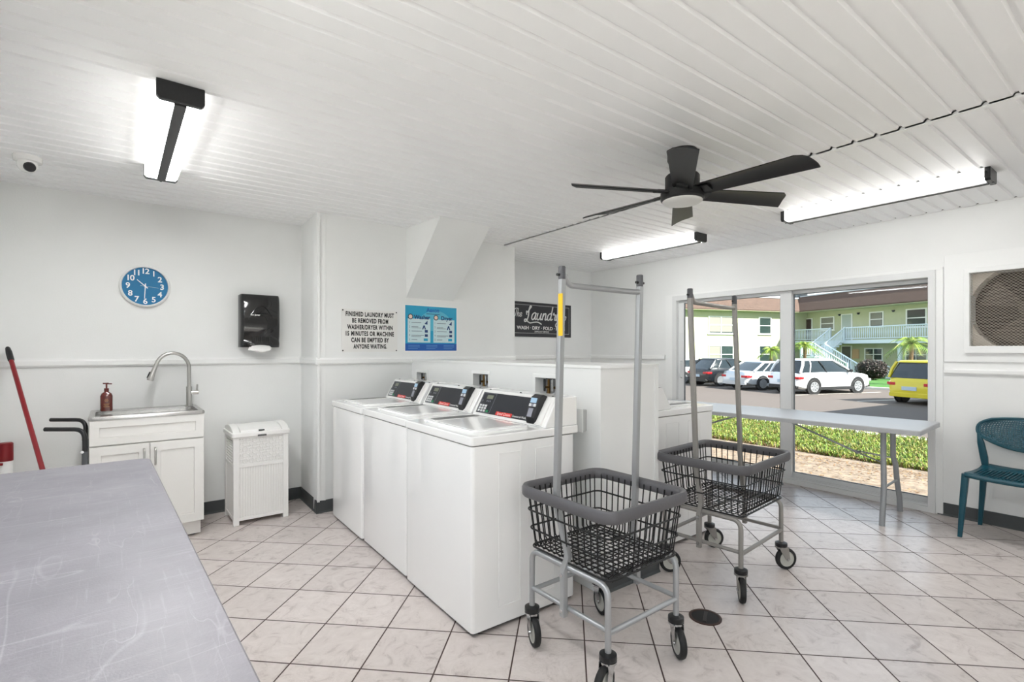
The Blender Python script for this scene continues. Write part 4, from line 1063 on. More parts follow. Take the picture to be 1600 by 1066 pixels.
def backp(u, v_):       # u -1..1 across, v 0..1 up, v 0 at lower edge
    zc = .585 + .228 * v_; wv = hw * (.985 * (1 - abs(2 * v_ - 1.15) ** 2.6 * .42))
    if v_ < .5: wv = hw * (.985 - .34 * ((.5 - v_) / .5) ** 2.2)
    else: wv = hw * (.985 - .30 * ((v_ - .5) / .5) ** 3)
    y = u * wv; low = .05 * (1 - (1 - u * u)) * (1 - v_)
    x = .205 + .065 * (zc - .45) / .36 - .055 * (u * u)
    return Vector((x, y, zc + low - .012 * u * u * v_))
mb = MB(); NU, NV = 34, 15
for i in range(NU):
    for j in range(NV):
        u0, u1 = -1 + 2 * i / NU, -1 + 2 * (i + 1) / NU; v0, v1 = j / NV, (j + 1) / NV
        q = [backp(u0, v0), backp(u1, v0), backp(u1, v1), backp(u0, v1)]
        if j in (0, NV - 1) or i in (0, NU - 1): mb.poly(q); continue
        c = sum(q, Vector()) / 4; m_ = [(q[k] + q[(k + 1) % 4]) / 2 for k in range(4)]
        ins = [c + (p - c) * .56 for p in m_]
        V = mb.verts(q + m_ + ins)
        for k in range(4):
            mb.face([V[k], V[4 + k], V[8 + k], V[8 + (k + 3) % 4], V[4 + (k + 3) % 4]])
bmesh.ops.remove_doubles(mb.bm, verts=mb.bm.verts, dist=.0004)
bk = mb.build('backrest', TEAL, ch, smooth=60); md = bk.modifiers.new('thick', 'SOLIDIFY'); md.thickness = .012; md.offset = 0
ring = [backp(-1 + 2 * k / 20, 0) for k in range(21)] + [backp(1, k / 10) for k in range(1, 11)] + [backp(1 - 2 * k / 20, 1) for k in range(1, 21)] + [backp(-1, 1 - k / 10) for k in range(1, 10)]
mb = MB(); mb.tube(ring, .009, 8, closed=True); mb.build('back_rim', TEAL, bk)
for s in (-1, 1):
    def sec(c, a, b_): return [Vector(c) + Vector((x, y, 0)) for x, y in rrect(-a, a, -b_, b_, min(a, b_) * .5, 2)]
    mb = MB(); mb.loft([sec((.205, s * (hw - .048), .45), .02, .018), sec((.195, s * (hw - .042), .52), .018, .022), sec((.185, s * (hw - .028), .62), .014, .02), sec((.185, s * (hw - .016), .69), .010, .010)]); mb.build('back_post', TEAL, ch, smooth=50)
    mb = MB(); mb.loft([sec((-.165, s * (hw - .022), .44), .024, .02), sec((-.185, s * (hw - .012), .25), .02, .018), sec((-.205, s * (hw + .0), 0), .013, .012)]); mb.build('leg', TEAL, ch, smooth=50)
    mb = MB(); mb.loft([sec((.19, s * (hw - .045), .45), .022, .02), sec((.215, s * (hw - .03), .25), .018, .017), sec((.235, s * (hw - .012), 0), .013, .012)]); mb.build('leg', TEAL, ch, smooth=50)

# ------------------------------------------------------------------ outside: ground
SAND = mat('pale_sand_with_debris', '#7f7060', .9, noise=.38, nscale=14, bump=1, bscale=40)
SOIL = mat('dry_thatch_soil', '#6f6337', .95, noise=.5, nscale=9, bump=1, bscale=30)
ASPH = mat('sun_bleached_asphalt', '#5c534d', .9, noise=.1, nscale=6, bump=.4, bscale=90)
LAWN = mat('clipped_lawn', '#3f6d2a', .9, noise=.3, nscale=20, bump=1, bscale=60)
CONC = mat('pale_concrete', '#d3cec5', .85, noise=.06, nscale=5)
def strip(name, pts, y0, y1, m_):
    mb = MB()
    for (xa, za), (xb_, zb) in zip(pts, pts[1:]): mb.poly([(xa, y0, za), (xb_, y0, zb), (xb_, y1, zb), (xa, y1, za)])
    return struct(mb.build(name, m_, smooth=0))
strip('ground_sand', [(5.2, -.07), (6.4, -.1), (7.9, -.14)], -30, 60, SAND)
strip('ground_lawn', [(7.3, -.128), (9, -.2), (11.05, -.28)], -30, 60, SOIL)
strip('ground_kerb', [(10.95, -.262), (11.2, -.262), (11.21, -.3)], -30, 60, CONC)
strip('ground_road', [(11.1, -.29), (16, -.5), (22, -.7), (30.5, -.7)], -60, 80, ASPH)
strip('ground_kerb_far', [(30.3, -.71), (30.31, -.6), (30.6, -.6), (30.61, -.7)], -60, 80, CONC)
strip('ground_far_lawn', [(30.5, -.64), (75, -.6)], -60, 90, LAWN)
strip('ground_pavement', [(-20, -.08), (5.25, -.08)], -30, -2.55, CONC)
strip('ground_pavement_side', [(-20, -.08), (-.82, -.08)], -2.55, 20, CONC)
struct(MB().box(4.9, 5.72, -2.8, 5.6, H + .05, H + .42).build('added_sun_eave', TRIMW, smooth=0))  # unseen eave, added to keep direct sun off the floor inside
# parking bay lines
E1 = Vector((.945, -.327, 0)).normalized(); E2 = Vector((-.327, -.945, 0)).normalized()
mb = MB()
for k in range(-2, 9):
    c = Vector((23.0, 9.0, -.697)) - E2 * (k * 2.9 - 1.3)
    mb.poly([c - E2 * .05, c + E1 * 5.2 - E2 * .05, c + E1 * 5.2 + E2 * .05, c + E2 * .05])
struct(mb.build('road_marking', mat('road_paint', '#d9d5cc', .8), smooth=0))

# grass blades
def grass(name, n, seed, ndry):
    rnd = random.Random(seed); V = []; Fc = []; MI = []
    for q_ in range(n + ndry):
        dry = q_ >= n
        if rnd.random() < .82: y = rnd.uniform(1.2, 7.6)
        else: y = rnd.uniform(-3, 12)
        x = 7.45 + (1.0 * rnd.random() ** 1.6 if dry else 3.5 * rnd.random() ** 1.25)
        edge = 7.55 + .25 * math.sin(y * 2.1) + .18 * math.sin(y * 5.3 + 1)
        if x < edge and rnd.random() < .8 and not dry: x += .5
        x = max(x, 7.5)
        z = -.14 - (x - 7.5) * .04
        for b_ in range(rnd.randint(1, 3)):
            a = rnd.uniform(0, 2 * PI); d = Vector((math.cos(a), math.sin(a), 0)); t = Vector((-d.y, d.x, 0))
            ln = rnd.uniform(.07, .16) * (.6 if dry else 1); w_ = rnd.uniform(.004, .0085); p = Vector((x + rnd.gauss(0, .02), y + rnd.gauss(0, .02), z))
            i0 = len(V); u = rnd.uniform(.35, 1.0)
            m1 = p + d * ln * .35 * u + Vector((0, 0, ln * .55)); m2 = p + d * ln * .8 * u + Vector((0, 0, ln * (.75 - .3 * u)))
            V += [p - t * w_, p + t * w_, m1 + t * w_ * .9, m1 - t * w_ * .9, m2]
            Fc += [(i0, i0 + 1, i0 + 2, i0 + 3), (i0 + 3, i0 + 2, i0 + 4)]; MI += [int(dry)] * 2
    me = bpy.data.meshes.new(name); me.from_pydata([tuple(v_) for v_ in V], [], Fc)
    me.materials.append(island_mat('grass_blades', ['#416414', '#64881c', '#8c9a2e', '#31560f', '#75682e', '#9a8f45', '#55791c'], .6))
    me.materials.append(island_mat('dry_blades', ['#6e4f30', '#8a6a40', '#54402a', '#9a8350', '#6b6a30'], .7))
    me.polygons.foreach_set('material_index', MI)
    o = bpy.data.objects.new(name, me); C.objects.link(o); return o
tag(grass('grass', 17000, 3, 3000), 'long yellow green grass growing along the strip outside the window', 'grass', kind='stuff')

# leaf litter on the sand
def litter(n):
    rnd = random.Random(5); V = []; Fc = []
    for _ in range(n):
        x = rnd.uniform(5.4, 7.27) if rnd.random() < .5 else 7.27 - abs(rnd.gauss(0, .3)); y = rnd.uniform(.5, 7)
        z = -.07 - (x - 5.2) * .027 + .004; a = rnd.uniform(0, 6.28); l_ = rnd.uniform(.008, .03); w_ = l_ * rnd.uniform(.15, .4)
        d = Vector((math.cos(a), math.sin(a), rnd.uniform(-.2, .3))); t = Vector((-d.y, d.x, 0)); i0 = len(V); p = Vector((x, y, z + .004))
        V += [p - d * l_, p + t * w_, p + d * l_, p - t * w_]; Fc.append((i0, i0 + 1, i0 + 2, i0 + 3))
    me = bpy.data.meshes.new('leaf_litter'); me.from_pydata([tuple(v_) for v_ in V], [], Fc)
    me.materials.append(island_mat('dry_litter', ['#6a4a2e', '#8a6840', '#4d3a28', '#b08f62', '#7a5536'], .8))
    o = bpy.data.objects.new('leaf_litter', me); C.objects.link(o); return o
tag(litter(5000), 'dry brown leaf litter scattered over the pale sand', 'litter', kind='stuff')

# ------------------------------------------------------------------ cars
CGLASS = mat('dark_car_glass', '#1c2527', .06, spec=.8); TAIL = mat('red_tail_lens', '#c31d22', .2, coat=.5)
HEADL = mat('clear_head_lens', '#d5dade', .1); CARBLK = mat('black_car_trim', '#1e1f21', .5); ALLOY = mat('alloy_wheel', '#b9bcc0', .3, metal=.6)
PLATE = mat('number_plate', '#b9c9d6', .5)
def car(name, label, pos, hd, L, W, Hh, wb, colr, prof, cabin, belt, trim, rw=.33, metal=0., ro=.9):
    """prof: (x fraction, top z) of the body below the windows; cabin: x fractions of belt back, roof back, roof front, belt front"""
    paint = mat('paint_' + name + colr[1:], colr, .22, metal=metal, coat=.6)
    h = math.atan2(hd.y, hd.x)
    rear = -wb / 2; yl = W / 2 - .1
    M = Matrix.Rotation(h, 3, 'Z')
    loc = Vector((pos[0], pos[1], -.7)) - M @ Vector((rear, -yl, 0))
    r = thing('car', label, 'car', loc, h, 'cars parked across the road')
    def xs(f_): return -L / 2 + L * f_
    mb = MB(); rings = []
    for f_, zt in prof:
        endk = min(1, min(f_, 1 - f_) / .07); w_ = W / 2 * (.84 + .16 * endk ** .6); zlo = .22 + .12 * (1 - endk)
        rings.append([(xs(f_), s * w_ * a, z) for s, seq in ((-1, ((.8, zlo), (.97, zlo + .08), (1, zlo + (zt - zlo) * .5), (.985, zt - .16), (.93, zt - .03), (.6, zt))), (1, ((.6, zt + .01), (.93, zt - .03), (.985, zt - .16), (1, zlo + (zt - zlo) * .5), (.97, zlo + .08), (.8, zlo)))) for a, z in seq])
    mb.loft(rings); mb.build('car_body', paint, r, smooth=40)
    b0, r0, r1, b1 = cabin
    mb = MB(); rings = []
    for k in range(6):
        t = k / 5; xa = xs(b0 + (r0 - b0) * t); xb_ = xs(b1 + (r1 - b1) * t); hw_ = W / 2 * (.93 - .2 * t ** 1.3); z = belt - .03 + (Hh - .04 - belt + .03) * t
        rings.append([(u, v_, z) for u, v_ in rrect(xa, xb_, -hw_, hw_, .12 + .08 * t, 3)])
    mb.loft(rings); mb.build('cabin_glass', CGLASS, r, smooth=40)
    hw_ = W / 2 * .735
    mb = MB(); mb.loft([[(u, v_, z) for u, v_ in rrect(xs(r0) - .05 + ins, xs(r1) + .05 - ins, -hw_ - .02 + ins, hw_ + .02 - ins, .18, 4)] for ins, z in ((-.01, Hh - .09), (.0, Hh - .05), (.06, Hh - .012), (.3, Hh))]); mb.build('roof', paint, r, smooth=45)
    for s in (-1, 1):
        for xa, xb_, wd_ in ((b0 + .01, r0 + .0, .06), (b1 - .01, r1 - .0, .035), ((b0 + b1) / 2 + .0, (r0 + r1) / 2 + .0, .022), (b0 + .13, r0 + .09, .03)):
            pa = Vector((xs(xa), s * W / 2 * .935, belt - .03)); pm = Vector((xs(xa + (xb_ - xa) * .55), s * W / 2 * .875, belt + (Hh - belt) * .5)); pb = Vector((xs(xb_), s * (hw_ + .005), Hh - .06))
            mb = MB(); mb.tube([pa, pm, pb], wd_, 6); mb.build('pillar', paint if wd_ > .025 else CARBLK, r, smooth=50)
    # bumpers and sills
    zr = prof[0][1]
    mb = MB(); mb.prism(rrect(-W / 2 * .86, W / 2 * .86, .26, .42, .06, 3), lambda u, v_, d: (d, u, v_), xs(0) - .012, xs(.03)); mb.prism(rrect(-W / 2 * .86, W / 2 * .86, .26, .42, .06, 3), lambda u, v_, d: (d, u, v_), xs(.97), xs(1) + .012)
    for s in (-1, 1): mb.box(xs(.26), xs(.74), s * W / 2 - .03, s * W / 2 + .008, .2, .34)
    mb.build('lower_trim', CARBLK if trim else paint, r, smooth=30, bevel=.01)
    MB().box(xs(0) - .02, xs(0) + .01, -.26, .26, zr - .34, zr - .2).build('number_plate', PLATE, r, smooth=0)
    for s in (-1, 1):
        mb = MB(); y0, y1 = sorted((s * W / 2 * .58, s * W / 2 * .90)); mb.box(xs(0) - .012, xs(.03), y0, y1, zr - .17, zr - .05); y0, y1 = sorted((s * W / 2 * .80, s * W / 2 * .985)); mb.box(xs(.006), xs(.075), y0, y1, zr - .16, zr - .05); mb.build('tail_light', TAIL, r, smooth=0, bevel=.02)
        zf = prof[-1][1]
        mb = MB(); y0, y1 = sorted((s * W / 2 * .6, s * W / 2 * .97)); mb.box(xs(.955), xs(.992), y0, y1, zf - .14, zf - .02); mb.build('headlight', HEADL, r, smooth=0, bevel=.02)
        mb = MB(); mb.ball((xs(b1 - .06), s * (W / 2 + .07), belt + .04), .07, .10, .075, 10, 7); mb.build('side_mirror', CARBLK if trim else paint, r)
        mb = MB()
        for f_ in (.33, .46): mb.box(xs(f_), xs(f_ + .035), min(s * W / 2 * .99, s * (W / 2 + .012)), max(s * W / 2 * .99, s * (W / 2 + .012)), belt - .17, belt - .14)
        mb.build('door_handle', paint, r, smooth=0, bevel=.006)
    for sx in (-1, 1):
        for s in (-1, 1):
            Mw = Matrix.Translation((sx * wb / 2, s * yl, rw)) @ Matrix.Rotation(PI / 2, 4, 'X')
            if trim:
                mb = MB(); mb.lathe([(rw + .005, -.02), (rw + .075, -.02), (rw + .075, .02), (rw + .005, .02)], 28, Matrix.Translation((sx * wb / 2, s * (W / 2 - .012), rw + .02)) @ Matrix.Rotation(PI / 2, 4, 'X')); mb.build('wheel_arch', CARBLK, r)
            else:
                mb = MB(); mb.lathe([(.01, -.008), (rw + .06, -.008), (rw + .06, .008), (.01, .008)], 28, Matrix.Translation((sx * wb / 2, s * (W / 2 - .004), rw + .02)) @ Matrix.Rotation(PI / 2, 4, 'X')); mb.build('wheel_arch', CARBLK, r)
            mb = MB(); mb.lathe([(rw * .66, -.115), (rw * .9, -.12), (rw, -.09), (rw, .09), (rw * .9, .12), (rw * .66, .115)], 28, Mw); wh = mb.build('wheel', TYRE, r, smooth=40)
            mb = MB(); n = 7
            mb.lathe([(rw * .70, .118), (rw * .70, .128), (rw * .6, .126), (rw * .6, .118)], 24, Mw @ Matrix.Diagonal((1, 1, s * -1, 1)))
            for k in range(n):
                Mk2 = Mw @ Matrix.Rotation(2 * PI * k / n, 4, 'Z') @ Matrix.Diagonal((1, 1, s * -1, 1)); mb.box(.02, rw * .64, -.028, .028, .117, .128, Mk2)
            mb.build('alloy_rim', ALLOY, wh, smooth=30)
    return r
SUVP = [(0, .86), (.02, .98), (.1, 1.02), (.3, 1.03), (.55, 1.02), (.72, 1.0), (.76, .98), (.88, .94), (.96, .86), (1, .70)]
SEDP = [(0, .80), (.02, .93), (.08, .97), (.2, .97), (.4, .95), (.66, .92), (.74, .90), (.88, .83), (.96, .74), (1, .60)]
car('suv', 'white suv parked in the middle, seen from its rear right corner', (24.55, 10.24), E1, 4.46, 1.82, 1.62, 2.64, '#eef0f2', SUVP, (.03, .11, .50, .74), 1.02, True, .34)
car('sedan', 'silver saloon car parked behind the cart poles, next to the white suv', (25.07, 12.84), E1, 4.8, 1.85, 1.45, 2.8, '#c9ced2', SEDP, (.09, .27, .50, .73), .96, False, .33, metal=.35)
car('crossover', 'black crossover car parked second from the left end', (25.86, 15.61), E1, 4.4, 1.8, 1.56, 2.64, '#1d2126', SUVP, (.04, .17, .48, .74), 1.0, True, .34, metal=.2)
car('compact', 'pale car at the far left end of the row, mostly hidden by the black one', (26.42, 18.3), E1, 4.2, 1.75, 1.5, 2.55, '#d8dadb', SUVP, (.04, .15, .5, .74), .98, False, .32)
car('hatchback', 'yellow hatchback with its rear towards the window, right of the white suv', (23.25, 5.22), E1, 4.06, 1.70, 1.64, 2.53, '#d9c618', SUVP, (.015, .07, .45, .80), 1.0, False, .30)

# ------------------------------------------------------------------ two storey apartment block
GREEN = mat('pale_green_stucco', '#bbbd9c', .85, bump=.4, bscale=8, noise=.05, nscale=2)
SHNG = mat('brown_roof_shingle', '#57453b', .9, noise=.35, nscale=9, bump=.8, bscale=12)
BLUEW = mat('pale_blue_white_paint', '#d5dfe6', .6); WFR = mat('white_window_frame', '#efefec', .5)
WGL = mat('window_glass_dark', '#2c3a38', .08, spec=.8); BLND = mat('pale_window_blind', '#85837a', .6); DOORB = mat('dark_brown_door', '#3d2a26', .5)
ab = thing('apartment_building', 'two storey pale green apartment block with brown shingle roof across the road', 'building')
ab.matrix_world = Matrix(((E1.x, -E2.x, 0, 46.4), (E1.y, -E2.y, 0, 20.4), (0, 0, 1, -.66), (0, 0, 0, 1)))
# local: x = along the sunny wing, y = away from us, z up (y = -b)
def bpart(nm, mb, m_, par=None, **k): return mb.build(nm, m_, par or ab, **k)
mb = MB(); mb.box(-11.6, 3, .6, 9, 0, 5.5); mb.box(-24, -11.6, 3.0, 9, 0, 5.5); bpart('wing_wall', mb, GREEN, smooth=0)
mb = MB(); mb.box(1.5, 10, -26, .6, 0, 5.5); bpart('wing_wall', mb, GREEN, smooth=0)
mb = MB(); mb.box(-24, 0, 0, 1, 5.31, 5.37); mb.box(0, 1.6, -26.6, 1, 5.31, 5.37); bpart('soffit', mb, GREEN, smooth=0)
mb = MB()
prof = [(0, 5.33), (-.02, 5.42), (1.0, 6.55), (1.1, 6.68), (2.0, 6.68), (2.0, 5.4)]
profr = [(0, 5.33), (-.02, 5.42), (1.02, 6.66), (1.1, 6.80), (2.0, 6.80), (2.0, 5.4)]
mb.loft([[(-24, v_, z) for v_, z in prof], [(v_ if False else prof[i][0] * 1.0, prof[i][0], prof[i][1]) for i in range(6)]])
mb.loft([[(v_, -26.6, z) for v_, z in profr], [(v_, v_, z) for v_, z in profr]])
bpart('mansard_roof', mb, SHNG, smooth=0)
mb = MB(); mb.box(-24, 9, 1.6, 9, 6.3, 6.62); mb.box(1.6, 10, -26.6, 9, 6.3, 6.74); bpart('roof_deck', mb, mat('roof_flat_grey', '#8b8d8c', .8), smooth=0)
mb = MB(); mb.box(1.04, 1.16, -26.6, .9, 6.76, 6.84); mb.box(-24, 1, .98, 1.12, 6.6, 6.72); bpart('roof_edge', mb, mat('edge_metal', '#b5bbbf', .5), smooth=0)
def window(axis, p0, p1, z0, z1, n=2, blind=True):
    """axis 'L': sunny wing wall at y=.6; 'R': shaded wing wall at x=1.5"""
    T = (lambda u, v_, d: (u, .6 - d, v_)) if axis == 'L' else (lambda u, v_, d: (1.5 - d, -u, v_))
    mb = MB(); w_ = (p1 - p0) / n
    plate(mb, p0 - .06, p1 + .06, z0 - .06, z1 + .06, [(p0 + k * w_ + .03, p0 + (k + 1) * w_ - .03, a + .03, b_ - .03) for k in range(n) for a, b_ in ((z0, (z0 + z1) / 2), ((z0 + z1) / 2, z1))], T, -.02, .05)
    mb.prism([(p0 - .12, z0 - .12), (p1 + .12, z0 - .12), (p1 + .12, z0 - .05), (p0 - .12, z0 - .05)], T, -.02, .10)
    wf = bpart('window', mb, WFR, smooth=0)
    mb = MB(); mb.prism([(p0, z0), (p1, z0), (p1, z1), (p0, z1)], T, -.01, .015); bpart('pane', mb, WGL, wf, smooth=0)
    if blind:
        mb = MB(); mb.prism([(p0 + .05, z0 + (z1 - z0) * .08), (p0 + (p1 - p0) * blind, z0 + (z1 - z0) * .08), (p0 + (p1 - p0) * blind, z1 - .04), (p0 + .05, z1 - .04)], T, .015, .02); bpart('blind', mb, BLND, wf, smooth=0)
window('L', -9.05, -6.6, 3.42, 4.80, 2, .97); window('L', -9.05, -6.6, .9, 2.36, 2, .47); window('L', -3.84, -2.6, 3.42, 4.80, 1, 0); window('L', -3.84, -2.6, .9, 2.36, 1, 0)
window('R', -2.5, -1.95, 3.9, 4.9, 1, 0); window('R', .83, 2.05, 3.75, 4.8, 1, .97); window('R', 5.2, 6.2, 3.85, 4.93, 1, .9); window('R', 7.95, 9.25, 3.7, 4.95, 1, 0)
window('R', 4.8, 6.15, 1.2, 2.1, 2, 0); window('R', 7.9, 9.3, 1.2, 2.1, 2, 0); window('R', 12, 13.4, 3.7, 4.95, 1, .9); window('R', 12, 13.4, 1.0, 2.2, 2, .9)
def bdoor(p0, p1, z0, z1, m_):
    mb = MB(); mb.box(1.43, 1.5, -p1 - .08, -p0 + .08, z0, z1 + .08); f_ = bpart('door_frame', mb, WFR, smooth=0)
    mb = MB(); mb.box(1.41, 1.44, -p1, -p0, z0, z1); bpart('door_leaf', mb, m_, f_, smooth=0)
bdoor(-.85, -.1, 2.78, 4.75, DOORB); bdoor(2.85, 3.65, 2.78, 4.9, mat('glazed_door', '#a9b3ae', .2)); bdoor(2.85, 3.6, 0, 2.28, mat('dark_green_door', '#1f2e2a', .4)); bdoor(10.3, 11.2, 2.78, 4.8, DOORB)
mb = MB(); mb.box(1.42, 1.48, -4.3, -3.75, 1.3, 2.05); bpart('notice_or_pane', mb, mat('tan_reflection', '#d1a987', .6), smooth=0)  # window painted tan for the reflection in it
mb = MB()
for p in (2.6, 4.25, 7.0): mb.cyl((1.45, -p, 5.0), (1.45, -p, 4.86), .12, .06, seg=10)
bpart('porch_light', mb, CARBLK)
# walkway, railings, stairs
mb = MB(); mb.box(-.02, 1.5, -26, 1.0, 2.5, 2.78); bpart('walkway_slab', mb, BLUEW, smooth=0)
def railing(pts, par=None):
    mb = MB()
    for a, b_ in zip(pts, pts[1:]):
        a = Vector(a); b_ = Vector(b_); d = b_ - a; up = Vector((0, 0, 1))
        for z0, w_ in ((.98, .05), (.12, .035)):
            mb.tube([a + up * z0, b_ + up * z0], w_, 6)
        n = max(2, int(d.length / .155))
        for k in range(n + 1):
            p = a + d * (k / n)
            if k in (0, n): mb.box(p.x - .05, p.x + .05, p.y - .05, p.y + .05, p.z, p.z + 1.06)
            else: mb.tube([p + up * .12, p + up * .3, p + up * .55, p + up * .8, p + up * .96], [.022, .032, .042, .03, .022], 6)
    return bpart('railing', mb, BLUEW, smooth=50)
railing([(.08, 1, 2.78), (.08, -2.94, 2.78)]); railing([(.08, -4.18, 2.78), (.08, -14, 2.78)]); railing([(.08, -14, 2.78), (.08, -25, 2.78)])
for y in (-2.94, -4.18): railing([(.05, y, 2.78), (-2.0, y, 1.5)])
mb = MB(); n = 7
for k in range(n): mb.box(-2.0 + 2.0 * k / n, -2.0 + 2.0 * (k + 1) / n + .05, -4.2, -2.92, 1.5 + 1.28 * k / n - .02, 1.5 + 1.28 * (k + .7) / n)
mb.box(-3.1, -1.95, -4.25, -2.9, 1.36, 1.5)
n = 8
for k in range(n): mb.box(-3.05, -2.0, -4.2 - 2.7 * (k + 1) / n - .05, -4.2 - 2.7 * k / n, 1.5 * (1 - (k + 1) / n) - .02, 1.5 * (1 - (k + .4) / n))
for x in (-3.0, -2.0):
    for y in (-4.2, -2.95): mb.box(x - .06, x + .06, y - .06, y + .06, 0, 1.4)
bpart('staircase', mb, BLUEW, smooth=0)
for x in (-3.05, -2.0): railing([(x, -4.2, 1.5), (x, -6.9, .0)])
railing([(-3.05, -4.2, 1.5), (-3.05, -2.94, 1.5), (-2.0, -2.94, 1.5)])
mb = MB(); mb.box(-.1, .1, -26, -25.8, 0, 2.5); mb.box(-.1, .1, -14.1, -13.9, 0, 2.5); mb.box(-.1, .1, -8.6, -8.4, 0, 2.5); bpart('walkway_post', mb, BLUEW, smooth=0)
def acunit(x, y, label):
    p = ab.matrix_world @ Vector((x, y, 6.82)); r = thing('outside_air_conditioner', label, 'air conditioner', p, math.atan2(E1.y, E1.x), 'air conditioners on the roof')
    MB().box(-.42, .42, -.38, .38, .04, .74).build('casing', mat('ac_grey', '#8f9595', .6), r, smooth=0, bevel=.02)
    mb = MB()
    for s in (-1, 1):
        for k in range(8): mb.box(s * .425 - .008, s * .425 + .008, -.32, .32, .1 + k * .075, .14 + k * .075)
    mb.build('louvre', mat('ac_dark', '#3f4546', .6), r, smooth=0)
    MB().lathe([(.3, .74), (.3, .78), (.24, .78), (.02, .775)], 20).build('fan_guard', CARBLK, r)
    MB().box(-.45, .45, -.4, .4, 0, .04).build('roof_base', CONC, r, smooth=0)
acunit(2.5, 2.6, 'rooftop air conditioner left of its neighbour, above the roof valley'); acunit(2.6, 1.55, 'rooftop air conditioner second above the roof valley')
acunit(2.5, -4.9, 'rooftop air conditioner above the shaded roof, first of that pair'); acunit(2.5, -6.0, 'rooftop air conditioner above the shaded roof, nearer the window edge')

# ------------------------------------------------------------------ palms, bush, statue
def palm(label, x, y, zc, R2, seed):
    rnd = random.Random(seed); r = thing('palm', label, 'palm', (x, y, -.66), rnd.uniform(0, 3), 'small palms by the apartment block')
    hgt = zc + .66 - .15
    mb = MB(); mb.tube([(.0, 0, 0), (.05, .02, hgt * .4), (.0, .03, hgt * .75), (0, 0, hgt)], [.13, .11, .1, .12], 10); mb.build('trunk', mat('palm_trunk', '#7a6047', .9, noise=.4, nscale=12), r)
    mb = MB()
    for k in range(26):
        a = 2.4 * k; el = rnd.uniform(-.1, 1.2); d = Vector((math.cos(a), math.sin(a), 0)); t = Vector((-d.y, d.x, 0))
        ln = R2 * rnd.uniform(.85, 1.1); pts = []
        for i in range(9):
            s = i / 8; pts.append(Vector((0, 0, hgt)) + d * ln * (math.cos(el) * s + .12 * s * s) + Vector((0, 0, ln * (math.sin(el) * s - .75 * s * s))))
        mb.tube(pts, [.014] * 8 + [.004], 4)
        for i in range(1, 9):
            for q in (0, .5):
                p = pts[i - 1].lerp(pts[i], q + .3); ax = (pts[i] - pts[i - 1]).normalized(); l2 = .34 * R2 * (1 - abs(2 * i / 9 - .9) * .6)
                for s in (-1, 1):
                    dr_ = (t * s + ax * .55 - Vector((0, 0, .35))).normalized(); w2 = ax * .018
                    mb.poly([p - w2, p + w2, p + dr_ * l2 + Vector((0, 0, -.02))])
    mb.build('fronds', island_mat('palm_fronds', ['#4d7a24', '#7d9a35', '#a7b548', '#3d6a22', '#c2bf5e'], .5), r, smooth=0)
palm('small feathery palm standing behind the white suv', 38.3, 16.5, 1.75, 1.15, 2)
palm('small feathery palm standing above the yellow hatchback', 34.65, 9.3, 1.85, 1.25, 5)
palm('small feathery palm half hidden by the white window frame', 37.0, 18.2, 1.5, .95, 9)
rnd = random.Random(4)
bs = thing('bush', 'dark rounded bush at the foot of the white staircase', 'bush', (38.7, 12.5, -.66))
mb = MB()
for k in range(1500):
    u = Vector((rnd.gauss(0, 1), rnd.gauss(0, 1), rnd.gauss(0, 1))).normalized() * rnd.uniform(.8, 1.02); p = Vector((u.x * .85, u.y * .95, .72 + u.z * .68)); a = Vector((rnd.gauss(0, 1), rnd.gauss(0, 1), rnd.gauss(0, 1))).normalized(); b_ = a.orthogonal().normalized()
    mb.poly([p - a * .07, p + b_ * .035, p + a * .07, p - b_ * .035])
mb.build('leaves', island_mat('bush_leaves', ['#2f2420', '#3d2a25', '#27301f', '#4a302a'], .6), bs, smooth=0)
MB().ball((0, 0, .72), .72, .8, .6).build('bush_core', mat('bush_dark', '#1d1a16', .9), bs)
gs_ = thing('garden_statue', 'small white garden bird statue on the lawn beside the bush', 'statue', (40.7, 12.2, -.63))
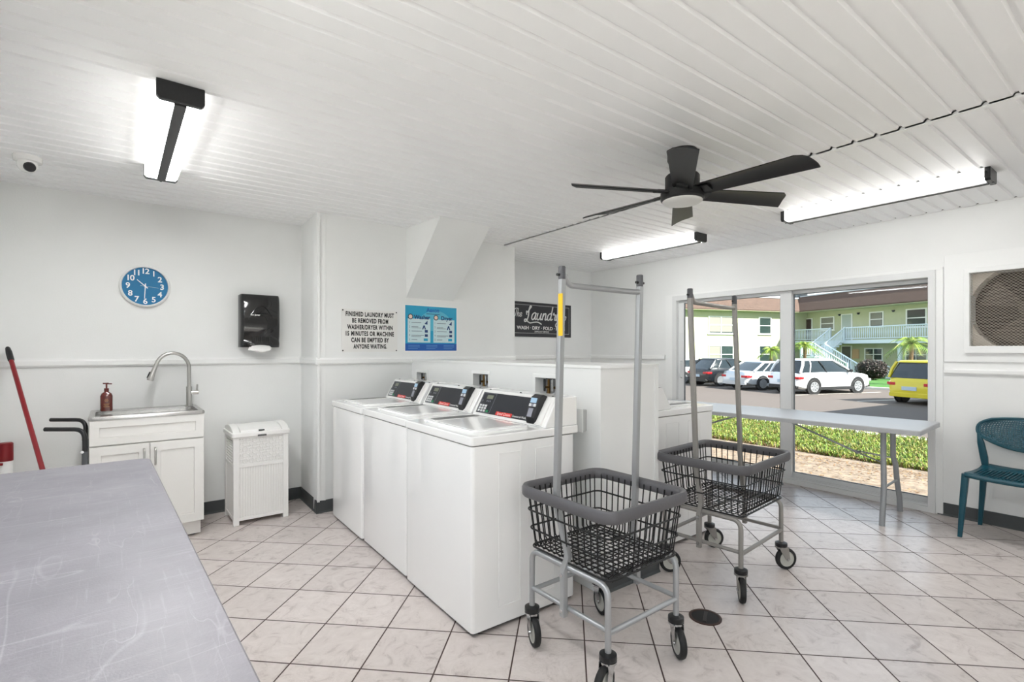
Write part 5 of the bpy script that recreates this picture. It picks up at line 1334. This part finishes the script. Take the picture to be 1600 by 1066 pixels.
MB().lathe([(.17, 0), (.18, .05), (.12, .09), (.15, .16), (.2, .3), (.17, .46), (.09, .58), (.075, .68), (.1, .76), (.09, .84), (.02, .88)], 16).build('figure', mat('statue_white', '#dfe3e4', .6), gs_)
MB().cyl((-.06, -.03, .79), (-.2, -.12, .77), .03, .008, seg=8).build('beak', mat('statue_white', '#dfe3e4'), gs_)

# unseen flat roof on posts, added to the right to shade the road
cpm = MB(); cpm.box(16.2, 26, -9, 3.25, 1.95, 2.2)
for x in (16.5, 21, 25.7):
    for y in (-8.7, -3, 2.9): cpm.box(x - .07, x + .07, y - .07, y + .07, -.72, 1.95)
struct(cpm.build('added_shade_roof', CONC, smooth=0))

# ------------------------------------------------------------------ light
sun = bpy.data.lights.new('sun', 'SUN'); sun.energy = 5.6; sun.angle = .009; sun.color = (1, .96, .9)
so_ = bpy.data.objects.new('sun', sun); C.objects.link(so_)
so_.rotation_euler = Vector((.17, -.75, .64)).to_track_quat('Z', 'Y').to_euler()
wd = bpy.data.worlds.new('sky'); SC.world = wd; wd.use_nodes = True
nt = wd.node_tree; bg = nt.nodes['Background']
tc = nt.nodes.new('ShaderNodeTexCoord'); sx = nt.nodes.new('ShaderNodeSeparateXYZ'); nt.links.new(tc.outputs['Generated'], sx.inputs[0])
rp = nt.nodes.new('ShaderNodeValToRGB'); rp.color_ramp.elements[0].position = .0; rp.color_ramp.elements[0].color = (.95, .96, .97, 1)
rp.color_ramp.elements[1].position = .5; rp.color_ramp.elements[1].color = (.55, .68, .86, 1)
e_ = rp.color_ramp.elements.new(.12); e_.color = (.86, .91, .96, 1)
nt.links.new(sx.outputs['Z'], rp.inputs[0]); nt.links.new(rp.outputs[0], bg.inputs['Color']); bg.inputs['Strength'].default_value = .64

SC.view_settings.view_transform = 'Standard'; SC.view_settings.look = 'None'; SC.view_settings.gamma = 1; SC.view_settings.use_curve_mapping = False
SC.view_settings.exposure = 1.58
SC.cycles.max_bounces = 10; SC.cycles.diffuse_bounces = 6; SC.cycles.glossy_bounces = 4; SC.cycles.transparent_max_bounces = 12
SC.cycles.use_denoising = True; SC.cycles.caustics_reflective = False; SC.cycles.caustics_refractive = False
SC.cycles.sample_clamp_indirect = 6
